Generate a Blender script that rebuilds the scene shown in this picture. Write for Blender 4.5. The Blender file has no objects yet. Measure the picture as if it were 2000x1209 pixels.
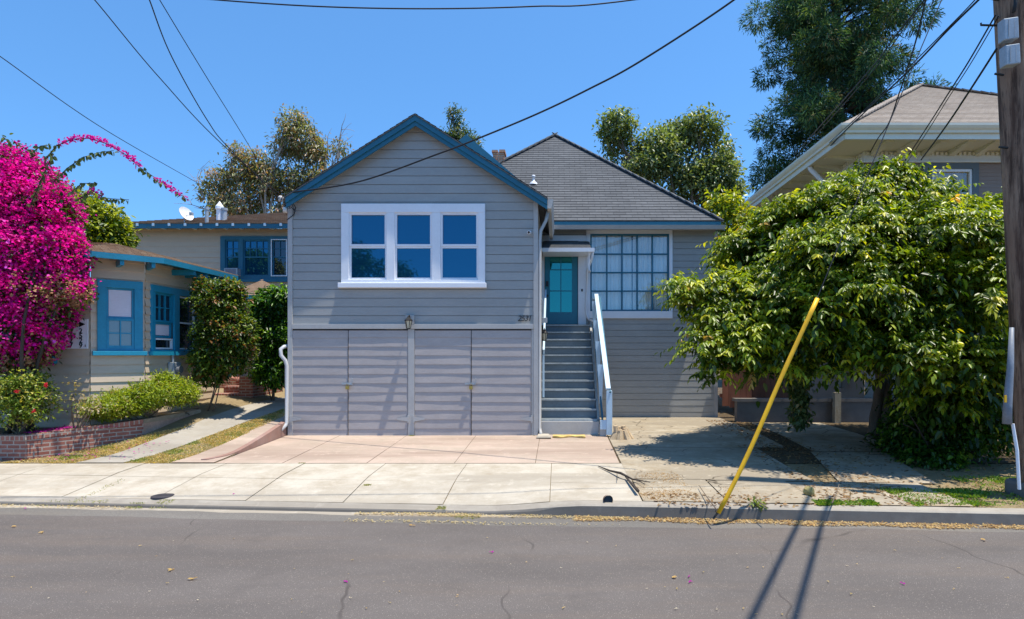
import bpy, math, random
import numpy as np
from mathutils import Vector
R = math.radians
random.seed(7)
rng = np.random.default_rng(11)
sc = bpy.context.scene
col = sc.collection

# ------------------------------------------------------------------ camera
FPX = 1150.0; VX = 1090.0; VY = 690.0; EYE = 1.9
cam = bpy.data.cameras.new('camera'); camo = bpy.data.objects.new('camera', cam); col.objects.link(camo)
camo.location = (0, 0, EYE); camo.rotation_euler = (R(90), 0, 0)
cam.sensor_width = 36; cam.lens = 36 * FPX / 2000
cam.shift_x = (1000 - VX) / 2000; cam.shift_y = (VY - 604.5) / 2000
cam.clip_start = 0.05; cam.clip_end = 2000
sc.camera = camo
# ------------------------------------------------------------------ light
SUN = Vector((-0.27, 0.088, -1.0)).normalized()
elev = math.asin(-SUN.z); azim = math.atan2(-SUN.x, -SUN.y)
w = bpy.data.worlds.new('World'); sc.world = w; w.use_nodes = True
nt = w.node_tree; bg = nt.nodes['Background']
sky = nt.nodes.new('ShaderNodeTexSky'); sky.sky_type = 'NISHITA'; sky.sun_disc = False
sky.sun_elevation = elev; sky.sun_rotation = azim
sky.air_density = 1.0; sky.dust_density = 0.15; sky.ozone_density = 2.6; sky.altitude = 300
tcw = nt.nodes.new('ShaderNodeTexCoord'); va = nt.nodes.new('ShaderNodeVectorMath'); va.operation = 'ADD'; va.inputs[1].default_value = (0, 0, .13)
vn = nt.nodes.new('ShaderNodeVectorMath'); vn.operation = 'NORMALIZE'; nt.links.new(tcw.outputs['Generated'], va.inputs[0]); nt.links.new(va.outputs[0], vn.inputs[0]); nt.links.new(vn.outputs[0], sky.inputs[0])
tint = nt.nodes.new('ShaderNodeMix'); tint.data_type = 'RGBA'; tint.blend_type = 'MULTIPLY'; tint.inputs['Factor'].default_value = 1; tint.inputs[7].default_value = (.64, 1.03, 1.24, 1)
nt.links.new(sky.outputs[0], tint.inputs[6]); nt.links.new(tint.outputs[2], bg.inputs[0]); bg.inputs[1].default_value = 0.15
sl = bpy.data.lights.new('sun', 'SUN'); sl.energy = 4.6; sl.angle = R(0.5); sl.color = (1, 0.93, 0.81)
so = bpy.data.objects.new('sun', sl); col.objects.link(so)
so.rotation_euler = SUN.to_track_quat('-Z', 'Y').to_euler(); so.location = (3, -1, 12)
sc.view_settings.view_transform = 'Standard'; sc.view_settings.look = 'None'
sc.view_settings.exposure = 0.5; sc.view_settings.gamma = 1
sc.cycles.max_bounces = 8; sc.cycles.transparent_max_bounces = 8
sc.cycles.use_denoising = True

# ------------------------------------------------------------------ helpers
def PX(px, d): return (px - VX) * d / FPX
def PZ(py, d): return EYE + (VY - py) * d / FPX
def PT(px, py, d): return (PX(px, d), d, PZ(py, d))

def lin(h):
    h = h.lstrip('#'); o = []
    for i in (0, 2, 4):
        c = int(h[i:i+2], 16) / 255
        o.append(c / 12.92 if c < .04045 else ((c + .055) / 1.055) ** 2.4)
    return tuple(o)

def newmat(name):
    m = bpy.data.materials.new(name); m.use_nodes = True
    n = m.node_tree; return m, n, n.nodes['Principled BSDF']

def N(n, t, **k):
    x = n.nodes.new(t)
    for a, b in k.items(): setattr(x, a, b)
    return x

def noise(n, vec, scale, detail=4, rough=.6, stretch=None):
    if stretch:
        mp = N(n, 'ShaderNodeMapping'); mp.inputs['Scale'].default_value = stretch
        n.links.new(vec, mp.inputs[0]); vec = mp.outputs[0]
    t = N(n, 'ShaderNodeTexNoise'); t.inputs['Scale'].default_value = scale
    t.inputs['Detail'].default_value = detail; t.inputs['Roughness'].default_value = rough
    n.links.new(vec, t.inputs['Vector']); return t.outputs['Fac']

def mrange(n, v, a, b, c, d):
    t = N(n, 'ShaderNodeMapRange'); n.links.new(v, t.inputs[0])
    for i, x in enumerate((a, b, c, d)): t.inputs[i+1].default_value = x
    return t.outputs[0]

def mixc(n, fac, a, b, mode='MIX'):
    t = N(n, 'ShaderNodeMix', data_type='RGBA', blend_type=mode)
    if isinstance(fac, (int, float)): t.inputs['Factor'].default_value = fac
    else: n.links.new(fac, t.inputs['Factor'])
    for s, v in ((6, a), (7, b)):
        if isinstance(v, tuple): t.inputs[s].default_value = (*v[:3], 1)
        else: n.links.new(v, t.inputs[s])
    return t.outputs[2]

def bump(n, b, h, strength, dist=.01):
    t = N(n, 'ShaderNodeBump'); t.inputs['Strength'].default_value = strength; t.inputs['Distance'].default_value = dist
    n.links.new(h, t.inputs['Height']); n.links.new(t.outputs[0], b.inputs['Normal'])

def paint(name, c, rough=.55, var=.12, scale=1.5, streak=(1, 1, 1), bs=40, bst=.15, dirt=None, dirtamt=.25, metal=0, ior=1.45, stain_scale=.8, boards=0):
    m, n, b = newmat(name); tc = N(n, 'ShaderNodeTexCoord').outputs['Object']
    f = noise(n, tc, scale, 6, .65, streak); g = noise(n, tc, scale * 9, 4, .7, streak)
    v = mrange(n, f, .25, .75, 1 - var, 1 + var); v2 = mrange(n, g, .3, .7, 1 - var * .6, 1 + var * .6)
    mm = N(n, 'ShaderNodeMath', operation='MULTIPLY'); n.links.new(v, mm.inputs[0]); n.links.new(v2, mm.inputs[1])
    cc = N(n, 'ShaderNodeCombineColor')
    for i in range(3): n.links.new(mm.outputs[0], cc.inputs[i])
    o = mixc(n, 1.0, tuple(c), cc.outputs[0], 'MULTIPLY')
    if boards:
        sx = N(n, 'ShaderNodeSeparateXYZ'); n.links.new(tc, sx.inputs[0]); dv = N(n, 'ShaderNodeMath', operation='DIVIDE'); n.links.new(sx.outputs[2], dv.inputs[0]); dv.inputs[1].default_value = boards
        fl_ = N(n, 'ShaderNodeMath', operation='FLOOR'); n.links.new(dv.outputs[0], fl_.inputs[0]); wn = N(n, 'ShaderNodeTexWhiteNoise', noise_dimensions='1D'); n.links.new(fl_.outputs[0], wn.inputs['W'])
        o = mixc(n, mrange(n, wn.outputs['Value'], 0, 1, 0, .13), o, tuple(x * .55 for x in c))
    if dirt:
        k = noise(n, tc, stain_scale, 8, .75, streak); k = mrange(n, k, .48, .8, 0, dirtamt)
        o = mixc(n, k, o, tuple(dirt))
    n.links.new(o, b.inputs['Base Color']); b.inputs['Roughness'].default_value = rough
    b.inputs['Metallic'].default_value = metal; b.inputs['IOR'].default_value = ior
    if bst: bump(n, b, noise(n, tc, bs, 5, .6, streak), bst, .004)
    return m

class MB:
    def __init__(s): s.v = []; s.f = []; s.uv = []
    def poly(s, pts, uvs=None):
        k = len(s.v); s.v += [tuple(p) for p in pts]; s.f.append(tuple(range(k, k + len(pts))))
        s.uv += list(uvs) if uvs else [(p[0] + p[1], p[2]) for p in pts]
    def hexa(s, p):   # 8 pts: bottom 0-3 ccw, top 4-7
        for q in ((3, 2, 1, 0), (4, 5, 6, 7), (0, 1, 5, 4), (1, 2, 6, 5), (2, 3, 7, 6), (3, 0, 4, 7)):
            s.poly([p[i] for i in q])
        return s
    def box(s, x0, x1, y0, y1, z0, z1):
        return s.hexa([(x0, y0, z0), (x1, y0, z0), (x1, y1, z0), (x0, y1, z0), (x0, y0, z1), (x1, y0, z1), (x1, y1, z1), (x0, y1, z1)])
    def fbox(s, F, u0, u1, z0, z1, n0, n1):
        return s.hexa([F(u0, z0, n1), F(u1, z0, n1), F(u1, z0, n0), F(u0, z0, n0), F(u0, z1, n1), F(u1, z1, n1), F(u1, z1, n0), F(u0, z1, n0)])
    def beam(s, a, b, wd, ht, up=(0, 0, 1)):
        a = Vector(a); b = Vector(b); d = (b - a).normalized(); u = Vector(up)
        sd = d.cross(u).normalized() * wd / 2; uu = sd.cross(d).normalized() * ht / 2
        return s.hexa([a - sd - uu, a + sd - uu, b + sd - uu, b - sd - uu, a - sd + uu, a + sd + uu, b + sd + uu, b - sd + uu])
    def tube(s, pts, rad, n=8, caps=True):
        pts = [Vector(p) for p in pts]; rr = rad if isinstance(rad, (list, tuple)) else [rad] * len(pts)
        rings = []; ref = None
        for i, p in enumerate(pts):
            d = (pts[min(i + 1, len(pts) - 1)] - pts[max(i - 1, 0)])
            d = d.normalized() if d.length > 1e-9 else Vector((0, 0, 1))
            if ref is None: ref = Vector((1, 0, 0)) if abs(d.x) < .8 else Vector((0, 1, 0))
            a = (ref - d * ref.dot(d)).normalized(); b = d.cross(a); ref = a
            rings.append([p + (a * math.cos(2 * math.pi * k / n) + b * math.sin(2 * math.pi * k / n)) * rr[i] for k in range(n)])
        for i in range(len(rings) - 1):
            for k in range(n):
                j = (k + 1) % n; s.poly([rings[i][k], rings[i][j], rings[i+1][j], rings[i+1][k]])
        if caps: s.poly(rings[0][::-1]); s.poly(rings[-1])
        return s
    def lathe(s, c, prof, n=16):
        c = Vector(c)
        for (r0, z0), (r1, z1) in zip(prof, prof[1:]):
            for k in range(n):
                a, b = 2 * math.pi * k / n, 2 * math.pi * (k + 1) / n
                q = [c + Vector((r * math.cos(t), r * math.sin(t), z)) for r, z, t in ((r0, z0, a), (r0, z0, b), (r1, z1, b), (r1, z1, a))]
                if r0 < 1e-6: q = q[1:]
                elif r1 < 1e-6: q = q[:3]
                s.poly(q)
        return s
    def build(s, name, mat, parent=None, smooth=False, bevel=0):
        me = bpy.data.meshes.new(name)
        off = parent_loc(parent)
        me.from_pydata([(a - off[0], b - off[1], c - off[2]) for a, b, c in s.v], [], s.f)
        uv = me.uv_layers.new(name='UVMap')
        uv.data.foreach_set('uv', [x for p in s.uv for x in p])
        if smooth or bevel:
            import bmesh
            bm = bmesh.new(); bm.from_mesh(me); bmesh.ops.remove_doubles(bm, verts=bm.verts, dist=1e-5); bm.to_mesh(me); bm.free()
        if smooth: me.polygons.foreach_set('use_smooth', [True] * len(me.polygons))
        me.materials.append(mat)
        o = bpy.data.objects.new(name, me); col.objects.link(o)
        if parent: o.parent = parent
        if bevel:
            md = o.modifiers.new('bevel', 'BEVEL'); md.width = bevel; md.segments = 2; md.limit_method = 'ANGLE'
        return o

def parent_loc(p):
    x = Vector((0, 0, 0))
    while p is not None: x = x + p.location; p = p.parent
    return x
def tag(o, label=None, cat=None, group=None, kind=None):
    if label: o['label'] = label
    if cat: o['category'] = cat
    if group: o['group'] = group
    if kind: o['kind'] = kind
    return o
def thing(name, loc, label, cat, group=None):
    o = bpy.data.objects.new(name, None); col.objects.link(o); o.location = loc
    o.empty_display_size = .2
    return tag(o, label, cat, group)
def struct(o): o['kind'] = 'structure'; return o

def frame(ox, oy, a=0):
    c, s_ = math.cos(R(a)), math.sin(R(a))
    return lambda u, z, n=0: (ox + u * c + n * s_, oy + u * s_ - n * c, z)
def roof_frame(ox, oy, oz, a, pitch):   # u along the eave, v up the slope, n off the surface
    c, s_ = math.cos(R(a)), math.sin(R(a)); cp, sp = math.cos(pitch), math.sin(pitch)
    def f(u, v, n=0):
        h = v * cp - n * sp
        return (ox + u * c - s_ * h, oy + u * s_ + c * h, oz + v * sp + n * cp)
    return f

def laps(mb, F, zb, zt, pitch, clip, openings=(), out=.018, inn=.003, seg=.6, warp=.0, seed=0, phase=0.0, groove=0):
    """overlapping boards: each course leans out at its lower edge"""
    rr = random.Random(seed); z = zb - phase; k = 0
    cuts = sorted({o[2] for o in openings} | {o[3] for o in openings})
    while z < zt - 1e-6:
        z1 = min(z + pitch, zt); lo = max(z, zb)
        ws = {}
        def W(u):
            if warp == 0: return 0
            i = math.floor(u / seg); t = u / seg - i
            for j in (i, i + 1):
                if j not in ws: ws[j] = rr.uniform(-1, 1) * warp
            t = t * t * (3 - 2 * t)
            return ws[i] * (1 - t) + ws[i+1] * t
        zg = z1 - groove
        zl = sorted(set([lo] + [c for c in cuts if lo + 1e-4 < c < z1 - 1e-4] + [z1] + ([zg] if groove and zg > lo + 1e-4 else [])))
        for za, zc in zip(zl, zl[1:]):
            a0, a1 = clip(za); b0, b1 = clip(zc)
            if a1 - a0 < 1e-4 and b1 - b0 < 1e-4: continue
            oa = [(o[0], o[1]) for o in openings if o[2] < (za + zc) / 2 < o[3]]
            segs = [(a0, a1, b0, b1)]
            if oa:
                xs = sorted(oa); cur = (a0, b0); segs = []
                for x0, x1 in xs:
                    if x0 > cur[0]: segs.append((cur[0], x0, cur[1], x0))
                    cur = (x1, x1)
                if cur[0] < a1: segs.append((cur[0], a1, cur[1], b1))
            for (p0, p1, q0, q1) in segs:
                m = max(1, int(math.ceil((p1 - p0) / seg))) if warp else 1
                for i in range(m):
                    t0, t1 = i / m, (i + 1) / m
                    ua, ub = p0 + (p1 - p0) * t0, p0 + (p1 - p0) * t1
                    va, vb = q0 + (q1 - q0) * t0, q0 + (q1 - q0) * t1
                    def off(zz, u):
                        if groove and za >= zg - 1e-6: return -.014
                        t = (zz - z) / pitch
                        return (out + W(u)) * (1 - t) + inn * t
                    mb.poly([F(ua, za, off(za, ua)), F(ub, za, off(za, ub)), F(vb, zc, off(zc, vb)), F(va, zc, off(zc, va))],
                            [(ua, za), (ub, za), (vb, zc), (va, zc)])
                    if za <= lo + 1e-6:
                        mb.poly([F(ua, za, -.014 if groove else 0), F(ub, za, -.014 if groove else 0), F(ub, za, off(za, ub)), F(ua, za, off(za, ua))])
        z += pitch; k += 1
    return mb

def casing(mb, F, outer, opens, n0, n1, jamb=None):
    """a flat frame of boards with a row of openings (same z)"""
    U0, U1, Z0, Z1 = outer; opens = sorted(opens); zl, zh = opens[0][2], opens[0][3]
    mb.fbox(F, U0, U1, zh, Z1, n0, n1); mb.fbox(F, U0, U1, Z0, zl, n0, n1)
    xs = [U0] + [x for o in opens for x in (o[0], o[1])] + [U1]
    for a, b in zip(xs[::2], xs[1::2]): mb.fbox(F, a, b, zl, zh, n0, n1 - .002)
    return mb
def sash(mb, F, r, t, n0, n1, cols=1, rows=1, bar=.025, tb=None):
    u0, u1, z0, z1 = r; tb = tb or t
    mb.fbox(F, u0, u0 + t, z0, z1, n0, n1); mb.fbox(F, u1 - t, u1, z0, z1, n0, n1)
    mb.fbox(F, u0 + t, u1 - t, z0, z0 + tb, n0, n1 - .001); mb.fbox(F, u0 + t, u1 - t, z1 - t, z1, n0, n1 - .001)
    for i in range(1, cols):
        x = u0 + t + (u1 - u0 - 2 * t) * i / cols; mb.fbox(F, x - bar / 2, x + bar / 2, z0 + tb, z1 - t, n0, n1 - .004)
    for i in range(1, rows):
        z = z0 + tb + (z1 - z0 - t - tb) * i / rows; mb.fbox(F, u0 + t, u1 - t, z - bar / 2, z + bar / 2, n0 + .002, n1 - .007)
    return mb
def pane(F, r, n, mat, parent, name='pane'):
    m = MB(); u0, u1, z0, z1 = r
    m.fbox(F, u0, u1, z0, z1, n - .005, n)
    return m.build(name, mat, parent)

# ---- foliage
def leafmesh(name, P, D, Nn, L, Wd, C, mat, parent, fold=.18, droop=.12):
    P = np.asarray(P, float) - np.array(parent_loc(parent)); n = len(P)
    D = D / (np.linalg.norm(D, axis=1, keepdims=True) + 1e-9)
    S = np.cross(D, Nn); S /= (np.linalg.norm(S, axis=1, keepdims=True) + 1e-9); U = np.cross(S, D)
    L = np.asarray(L).reshape(-1, 1) * np.ones((n, 1)); Wd = np.asarray(Wd).reshape(-1, 1) * np.ones((n, 1))
    dz = np.array([[0, 0, -1.0]])
    V = np.empty((n, 6, 3))
    V[:, 0] = P; V[:, 3] = P + L * D + dz * L * droop
    V[:, 1] = P + .3 * L * D + S * Wd * .5 + U * Wd * fold
    V[:, 2] = P + .68 * L * D + S * Wd * .42 + U * Wd * fold + dz * L * droop * .4
    V[:, 4] = P + .68 * L * D - S * Wd * .42 + U * Wd * fold + dz * L * droop * .4
    V[:, 5] = P + .3 * L * D - S * Wd * .5 + U * Wd * fold
    me = bpy.data.meshes.new(name); me.vertices.add(n * 6); me.vertices.foreach_set('co', V.ravel())
    base = (np.arange(n) * 6)[:, None]
    idx = np.concatenate([base + np.array([[0, 1, 2, 3]]), base + np.array([[0, 3, 4, 5]])], 1).ravel()
    me.loops.add(n * 8); me.loops.foreach_set('vertex_index', idx)
    me.polygons.add(n * 2); me.polygons.foreach_set('loop_start', np.arange(n * 2) * 4)
    try: me.polygons.foreach_set('loop_total', np.full(n * 2, 4))
    except Exception: pass
    me.update(); me.validate()
    ca = me.attributes.new('Col', 'FLOAT_COLOR', 'POINT')
    cc = np.ones((n, 6, 4)); cc[:, :, :3] = np.asarray(C)[:, None, :]
    ca.data.foreach_set('color', cc.ravel())
    me.materials.append(mat)
    o = bpy.data.objects.new(name, me); col.objects.link(o)
    if parent: o.parent = parent
    return o
def unit(n):
    v = rng.normal(size=(n, 3)); return v / np.linalg.norm(v, axis=1, keepdims=True)
def leafmat(name, transl=.35, rough=.42, spec=.5, tm=(1.5, 1.55, .7)):
    m, n, b = newmat(name); a = N(n, 'ShaderNodeAttribute'); a.attribute_name = 'Col'
    b.inputs['Roughness'].default_value = rough; b.inputs['Specular IOR Level'].default_value = spec
    n.links.new(a.outputs['Color'], b.inputs['Base Color'])
    t = N(n, 'ShaderNodeBsdfTranslucent')
    c2 = mixc(n, 1.0, a.outputs['Color'], tm, 'MULTIPLY'); n.links.new(c2, t.inputs[0])
    mx = N(n, 'ShaderNodeMixShader'); mx.inputs[0].default_value = transl
    n.links.new(b.outputs[0], mx.inputs[1]); n.links.new(t.outputs[0], mx.inputs[2])
    n.links.new(mx.outputs[0], n.nodes['Material Output'].inputs[0]); return m
LEAF = leafmat('leaf', .38, .38, .5, (1.7, 1.65, .5)); PETAL = leafmat('petal', .42, .6, .2, (1.35, 1.2, 1.2)); NEEDLE = leafmat('needle', .2, .6, .25)

def sprigs(blobs, nsp, k, spread, L, Wr, pal, wts, down=.6, outw=.5, shell=.6, jit=.12, tilt=.5, hole=0., holescale=1.3):
    """sprig centres spread through ellipsoid blobs; k leaves around each centre"""
    B = np.array([b[:6] for b in blobs], float)
    vol = (B[:, 3] * B[:, 4] * B[:, 5]) ** (2 / 3); p = vol / vol.sum()
    bi = rng.choice(len(B), nsp, p=p); d = unit(nsp)
    r = (1 - shell) + shell * rng.random(nsp) ** .6; r = np.where(rng.random(nsp) < .12, r * 1.12, r)
    Pc = B[bi, :3] + d * B[bi, 3:6] * r[:, None]
    if hole:
        h = np.sin(Pc[:, 0] * holescale * 2.1 + 1.3 * np.sin(Pc[:, 2] * holescale * 1.7)) + np.sin(Pc[:, 2] * holescale * 2.6 + Pc[:, 1] * holescale) + np.sin(Pc[:, 1] * 2.3 * holescale + 2)
        keep = h > (-1.9 + hole * 2) ; Pc = Pc[keep]; d = d[keep]
    ns = len(Pc)
    pal = np.array(pal); ci = rng.choice(len(pal), ns, p=np.array(wts) / sum(wts))
    Cs = pal[ci] * (1 + rng.normal(0, .13, (ns, 1)))
    P = np.repeat(Pc, k, 0) + rng.normal(0, spread, (ns * k, 3))
    O = np.repeat(d, k, 0)
    D = O * outw + unit(ns * k) * .75 + np.array([[0, 0, -down]])
    Nn = unit(ns * k) * tilt + np.array([[0, 0, 1.0]]) + O * .35
    C = np.clip(np.repeat(Cs, k, 0) * (1 + rng.normal(0, jit, (ns * k, 1))), .001, .95)
    Ls = L * (.65 + .7 * rng.random(ns * k)); return P, D, Nn, Ls, Ls * Wr, C

def limb(mb, a, b, r0, r1, bend=.15, n=6, sides=7, rr=random):
    a = Vector(a); b = Vector(b); ln = (b - a).length
    o = Vector((rr.uniform(-1, 1), rr.uniform(-1, 1), rr.uniform(-.3, .8))) * ln * bend
    pts = []; rad = []
    for i in range(n + 1):
        t = i / n; j = Vector((rr.uniform(-1, 1), rr.uniform(-1, 1), rr.uniform(-1, 1))) * ln * .012 * (0 < i < n)
        pts.append(a.lerp(b, t) + o * math.sin(math.pi * t) + j); rad.append(r0 + (r1 - r0) * t ** .8)
    mb.tube(pts, rad, sides); return pts
# ------------------------------------------------------------------ materials
SIDING = paint('grey_blue_paint', (.345, .345, .33), .5, .09, 1.2, (1, 1, 3), 25, .15, (.23, .24, .24), .3)
SIDINGF = paint('grey_blue_front_paint', (.345, .345, .33), .5, .09, 1.2, (1, 1, 3), 25, .15, (.23, .24, .24), .4, boards=.1705)
DOORPAINT = paint('grey_door_paint', (.40, .36, .34), .5, .1, 2.0, (1, 1, 4), 25, .2, (.2, .2, .21), .4)
SIDETRIM = paint('grey_trim_paint', (.43, .42, .40), .5, .08, 2, (1, 1, 1), 30, .15, (.22, .22, .23), .35)
BLUE = paint('deep_blue_paint', (.018, .13, .2), .42, .12, 2, (1, 1, 1), 30, .1, (.02, .08, .14), .3)
TEALDOOR = paint('teal_blue_door_paint', (.012, .17, .24), .35, .05, 2, (1, 1, 1), 30, .05)
TEAL = paint('bright_teal_paint', (.012, .24, .38), .4, .14, 3, (1, 1, 1), 30, .12, (.02, .1, .16), .35)
WHITE = paint('white_paint', (.78, .79, .82), .4, .04, 2, (1, 1, 1), 20, .08, (.5, .5, .5), .2)
PALEBLUE = paint('pale_blue_paint', (.5, .66, .78), .45, .08, 3, (1, 1, 1), 20, .1, (.35, .42, .48), .4)
STEPPAINT = paint('dark_grey_step_paint', (.16, .19, .21), .5, .14, 3, (1, 1, 1), 30, .12, (.3, .3, .29), .5)
TEALF = paint('weathered_teal_fascia_paint', (.012, .18, .29), .45, .14, 3, (1, 1, 1), 30, .12, (.01, .08, .13), .4)
TAN = paint('tan_siding_paint', (.58, .46, .335), .6, .08, 1.5, (1, 1, 3), 25, .15, (.3, .25, .2), .35)
CREAM = paint('cream_paint', (.72, .68, .55), .5, .05, 2, (1, 1, 1), 20, .05)
TAUPE = paint('taupe_siding_paint', (.26, .2, .165), .6, .06, 2, (1, 1, 2), 20, .1)
SLATE = paint('slate_trim_paint', (.11, .13, .14), .5, .06, 2)
METAL = paint('galvanised_metal', (.36, .4, .43), .5, .2, 6, (1, 1, 1), 30, .1, (.2, .2, .2), .5, .2)
DARKMET = paint('dark_bronze_metal', (.05, .045, .04), .4, .2, 10, metal=.6)
BLACK = paint('black_plastic', (.012, .012, .014), .4, .1, 5)
BRASS = paint('brass', (.5, .35, .1), .35, .2, 20, metal=.9)
CONC = None
def concrete(name, c, dirt, amt=.5, sc_=1.0, pits=.5, cracks=False):
    m, n, b = newmat(name); tc = N(n, 'ShaderNodeTexCoord').outputs['Object']
    a = mrange(n, noise(n, tc, .9 * sc_, 8, .7), .35, .7, 0, 1)
    o = mixc(n, mrange(n, noise(n, tc, 2.2 * sc_, 8, .75), .42, .75, 0, amt), tuple(c), tuple(dirt))
    o = mixc(n, mrange(n, noise(n, tc, .6, 8, .65, (.25, 1.6, 1)), .45, .62, 0, amt), o, (c[0] * .66, c[1] * .64, c[2] * .62))
    o = mixc(n, mrange(n, noise(n, tc, 5.5, 6, .7), .56, .74, 0, amt * .6), o, tuple(x * 1.25 for x in c))
    o = mixc(n, mrange(n, noise(n, tc, 150, 3, .8), .3, .7, 0, .3), o, tuple(x * .55 for x in c))
    v = N(n, 'ShaderNodeTexVoronoi'); v.inputs['Scale'].default_value = 42; n.links.new(tc, v.inputs[0])
    o = mixc(n, mrange(n, v.outputs['Distance'], .08, .16, pits * .6, 0), o, tuple(x * .4 for x in c))
    if cracks:
        w_ = N(n, 'ShaderNodeTexNoise'); w_.inputs['Scale'].default_value = 2.5; n.links.new(tc, w_.inputs['Vector'])
        ad = N(n, 'ShaderNodeVectorMath', operation='MULTIPLY_ADD'); n.links.new(w_.outputs['Color'], ad.inputs[0]); ad.inputs[1].default_value = (.5, .5, 0); n.links.new(tc, ad.inputs[2])
        ve = N(n, 'ShaderNodeTexVoronoi', feature='DISTANCE_TO_EDGE'); ve.inputs['Scale'].default_value = .85; n.links.new(ad.outputs[0], ve.inputs['Vector'])
        g_ = N(n, 'ShaderNodeMath', operation='MULTIPLY'); n.links.new(mrange(n, ve.outputs['Distance'], .003, .012, .85, 0), g_.inputs[0]); n.links.new(mrange(n, noise(n, tc, 1.1, 2), .42, .55, 0, 1), g_.inputs[1])
        o = mixc(n, g_.outputs[0], o, (.06, .045, .03))
    n.links.new(o, b.inputs['Base Color']); b.inputs['Roughness'].default_value = .85; b.inputs['Specular IOR Level'].default_value = .25
    bump(n, b, noise(n, tc, 90, 6, .75), .35, .006); return m
CONC = concrete('sidewalk_concrete', (.53, .475, .385), (.33, .265, .18), 1.0)
CONC2 = concrete('old_drive_concrete', (.45, .39, .295), (.27, .19, .1), 1.3, 1.2, cracks=True)
PINK = concrete('pink_tinted_concrete', (.52, .4, .32), (.4, .34, .26), 1.1)
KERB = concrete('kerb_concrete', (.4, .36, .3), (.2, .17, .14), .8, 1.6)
KERBF = concrete('shaded_kerb_face', (.2, .185, .165), (.1, .09, .08), .8, 1.6)  # darker concrete: shade of the upright kerb face put into the colour
PATHC = concrete('grey_path_concrete', (.42, .385, .33), (.3, .25, .18), .7, 1.2)
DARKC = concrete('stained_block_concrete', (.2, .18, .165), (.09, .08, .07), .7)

def asphalt(name, c, lite, coarse=0.0):
    m, n, b = newmat(name); tc = N(n, 'ShaderNodeTexCoord').outputs['Object']
    o = mixc(n, mrange(n, noise(n, tc, .55, 6, .6, (.5, 1.5, 1)), .38, .64, 0, 1), tuple(c), tuple(x * 1.35 for x in c))
    o = mixc(n, mrange(n, noise(n, tc, .9, 7, .7, (.25, 2.5, 1)), .48, .68, 0, .75), o, (c[0] * 1.4, c[1] * 1.28, c[2] * 1.15))
    o = mixc(n, mrange(n, noise(n, tc, 120, 3, .8), .38, .66, 0, .75), o, tuple(x * .5 for x in c))
    v = N(n, 'ShaderNodeTexVoronoi'); v.inputs['Scale'].default_value = 75 if not coarse else 55; n.links.new(tc, v.inputs[0])
    g = N(n, 'ShaderNodeMath', operation='MULTIPLY')
    n.links.new(mrange(n, v.outputs['Distance'], .12, .3, 1, 0), g.inputs[0])
    sp = N(n, 'ShaderNodeSeparateColor'); n.links.new(v.outputs['Color'], sp.inputs[0])
    n.links.new(mrange(n, sp.outputs[0], .45 - coarse * .2, .9, 0, .85), g.inputs[1])
    o = mixc(n, g.outputs[0], o, tuple(lite))
    o = mixc(n, mrange(n, noise(n, tc, 1.7, 9, .75), .54, .68, 0, .5), o, tuple(x * .72 for x in c))
    w_ = N(n, 'ShaderNodeTexNoise'); w_.inputs['Scale'].default_value = 1.5; n.links.new(tc, w_.inputs['Vector'])
    ad = N(n, 'ShaderNodeVectorMath', operation='MULTIPLY_ADD'); n.links.new(w_.outputs['Color'], ad.inputs[0]); ad.inputs[1].default_value = (.4, .4, 0); n.links.new(tc, ad.inputs[2])
    ve = N(n, 'ShaderNodeTexVoronoi', feature='DISTANCE_TO_EDGE'); ve.inputs['Scale'].default_value = .4; n.links.new(ad.outputs[0], ve.inputs['Vector'])
    g_ = N(n, 'ShaderNodeMath', operation='MULTIPLY'); n.links.new(mrange(n, ve.outputs['Distance'], .0015, .005, .6, 0), g_.inputs[0]); n.links.new(mrange(n, noise(n, tc, .8, 2), .5, .6, 0, 1), g_.inputs[1])
    o = mixc(n, g_.outputs[0], o, (.05, .04, .035))
    v2 = N(n, 'ShaderNodeTexVoronoi'); v2.inputs['Scale'].default_value = 9; n.links.new(tc, v2.inputs[0])
    o = mixc(n, mrange(n, v2.outputs['Distance'], .035, .05, .55, 0), o, (.42, .36, .24))
    n.links.new(o, b.inputs['Base Color']); b.inputs['Roughness'].default_value = .8; b.inputs['Specular IOR Level'].default_value = .3
    bump(n, b, noise(n, tc, 160, 4, .8), .6, .006); return m
ASPH = asphalt('asphalt', (.134, .116, .104), (.44, .39, .32))
ASPHC = asphalt('coarse_old_asphalt', (.17, .155, .135), (.34, .31, .27), 1.0)

def soil(name, a, b_, c):
    m, n, b = newmat(name); tc = N(n, 'ShaderNodeTexCoord').outputs['Object']
    o = mixc(n, mrange(n, noise(n, tc, 1.6, 8, .7), .35, .65, 0, 1), tuple(a), tuple(b_))
    o = mixc(n, mrange(n, noise(n, tc, 14, 6, .75), .5, .7, 0, .8), o, tuple(c))
    o = mixc(n, mrange(n, noise(n, tc, 90, 3, .8), .35, .65, 0, .5), o, tuple(x * .45 for x in a))
    n.links.new(o, b.inputs['Base Color']); b.inputs['Roughness'].default_value = .95; b.inputs['Specular IOR Level'].default_value = .1
    bump(n, b, noise(n, tc, 40, 8, .8), .8, .03); return m
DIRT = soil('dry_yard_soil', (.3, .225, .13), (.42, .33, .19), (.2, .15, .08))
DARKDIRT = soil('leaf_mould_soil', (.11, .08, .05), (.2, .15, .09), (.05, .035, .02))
SAND = soil('sandy_gutter_grit', (.5, .38, .2), (.6, .48, .28), (.3, .2, .1))

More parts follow.
